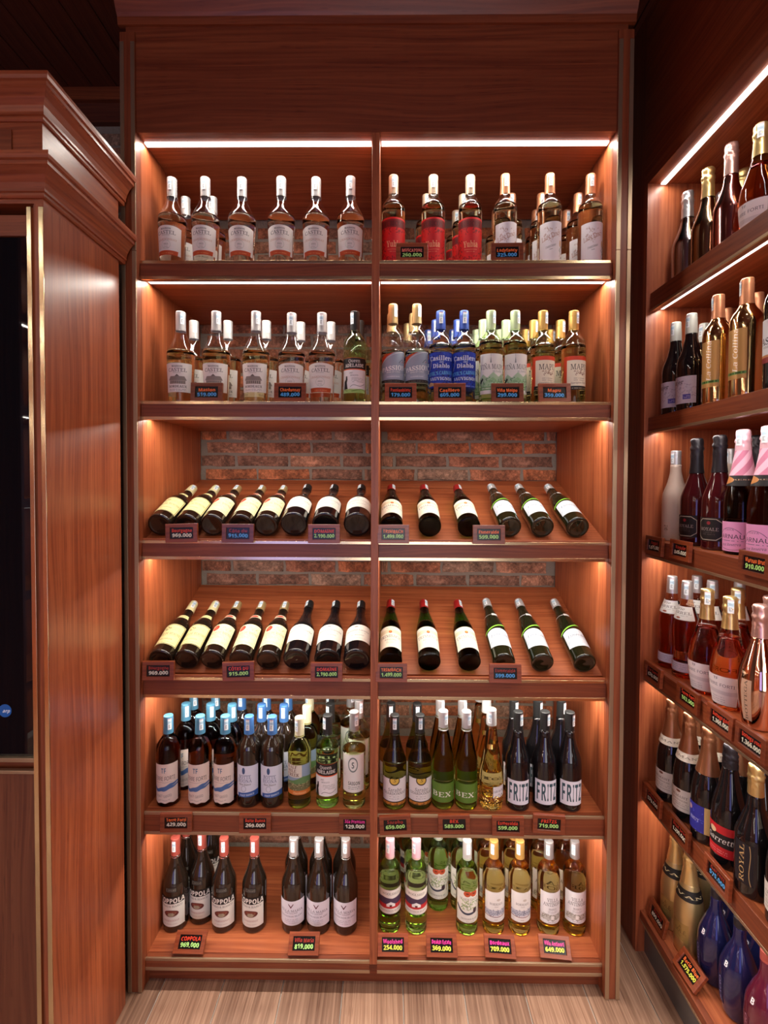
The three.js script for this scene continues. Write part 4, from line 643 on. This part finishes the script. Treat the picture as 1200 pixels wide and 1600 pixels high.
// ================= THE SHOP BEHIND THE CAMERA =================
{ // lit shelves along the left wall, mirrored by glass and brass
  const o = thing('aisle_shelf', 'lit wooden shelving along the left wall behind the viewer', 'shelving');
  part('back_panel', box(-2.295, -2.28, 0, 3.1, 0.3, 2.5, 'y'), wood, o);
  for (const z of [0.3, 1.39, 2.48]) part('side_panel', box(-2.28, -1.95, 0, 3.1, z, z + 0.02, 'y'), wood, o);
  for (const y of [0.45, 0.95, 1.45, 1.95, 2.45, 2.95]) {
    const p = part('shelf_board', box(-2.28, -1.96, y, y + 0.05, 0.32, 2.48, 'z'), wood, o);
    part('light_strip', box(-2.01, -1.99, y - 0.005, y - 0.0005, 0.33, 2.47, 'z'), ledMat, p);
    rectLight(o, LED, LED.width, 2.12, [-2.0, y - 0.007, 1.4], [-Math.PI / 2, 0, 0]);
  }
}
{ // unseen glazed shopfront, inferred from tall pale reflections on the bottles
  const w = structure('window_1', box(-0.35, 1.05, 0.15, 2.55, 2.685, 2.7, 'y'), std({ color: new THREE.Color(0.8, 0.8, 0.85), emissive: SHOPFRONT.color, emissiveIntensity: 1.2, roughness: 0.3 }));
  for (const [a, b, c, d] of [[-0.4, -0.35, 0.1, 2.6], [1.05, 1.1, 0.1, 2.6], [0.325, 0.375, 0.15, 2.55]]) part('window_frame', box(a, b, c, d, 2.64, 2.7, 'y'), black, w);
  for (const [c, d] of [[0.1, 0.15], [2.55, 2.6]]) part('window_frame', box(-0.4, 1.1, c, d, 2.64, 2.7, 'y'), black, w);
  rectLight(scene, SHOPFRONT, 1.36, 2.36, [0.35, 1.35, 2.63], [0, 0, 0]).name = 'shopfront';
}
{ // blue-lit bottle cooler beside the shopfront
  const o = thing('bottle_cooler', 'blue-lit upright bottle cooler beside the shopfront behind the viewer', 'cooler');
  part('cabinet', box(-1.6, -0.6, 0, 2.2, 2.3, 2.69, 'y'), black, o);
  part('lit_glass_display', box(-1.54, -0.66, 0.2, 2.1, 2.293, 2.299, 'y'), std({ color: new THREE.Color(0.1, 0.1, 0.2), emissive: COOLER.color, emissiveIntensity: 0.7 }), o);
  rectLight(o, COOLER, 0.86, 1.86, [-1.1, 1.15, 2.285], [0, 0, 0]);
}
for (const [x, z] of [[-0.7, -0.45], [0.35, -0.45], [-0.2, 0.9]]) { // unseen ceiling lamps, added as general fill light
  const o = thing('fill_downlight', `added round recessed fill lamp ${x < -0.5 ? 'above the cooler cabinet' : z > 0 ? 'behind the viewer' : 'above the aisle'}`, 'ceiling lamp');
  part('trim_ring', new THREE.TorusGeometry(0.05, 0.007, 10, 28).rotateX(Math.PI / 2), dullBrass, o).position.set(x, CEIL - 0.004, z);
  part('fill_lens', new THREE.CylinderGeometry(0.046, 0.046, 0.004, 28), std({ color: 0xffffff, emissive: FILL_LAMP.color, emissiveIntensity: 3 }), o).position.set(x, CEIL - 0.004, z);
  const s = new THREE.SpotLight(FILL_LAMP.color, FILL_LAMP.power, 0, rad(50), 0.6); s.name = 'fill_spot'; s.position.set(x, CEIL - 0.02, z); s.target.position.set(x, 0, z); s.shadow.radius = 2; s.castShadow = true; scene.add(s, s.target);
}
renderer.render(scene, camera);
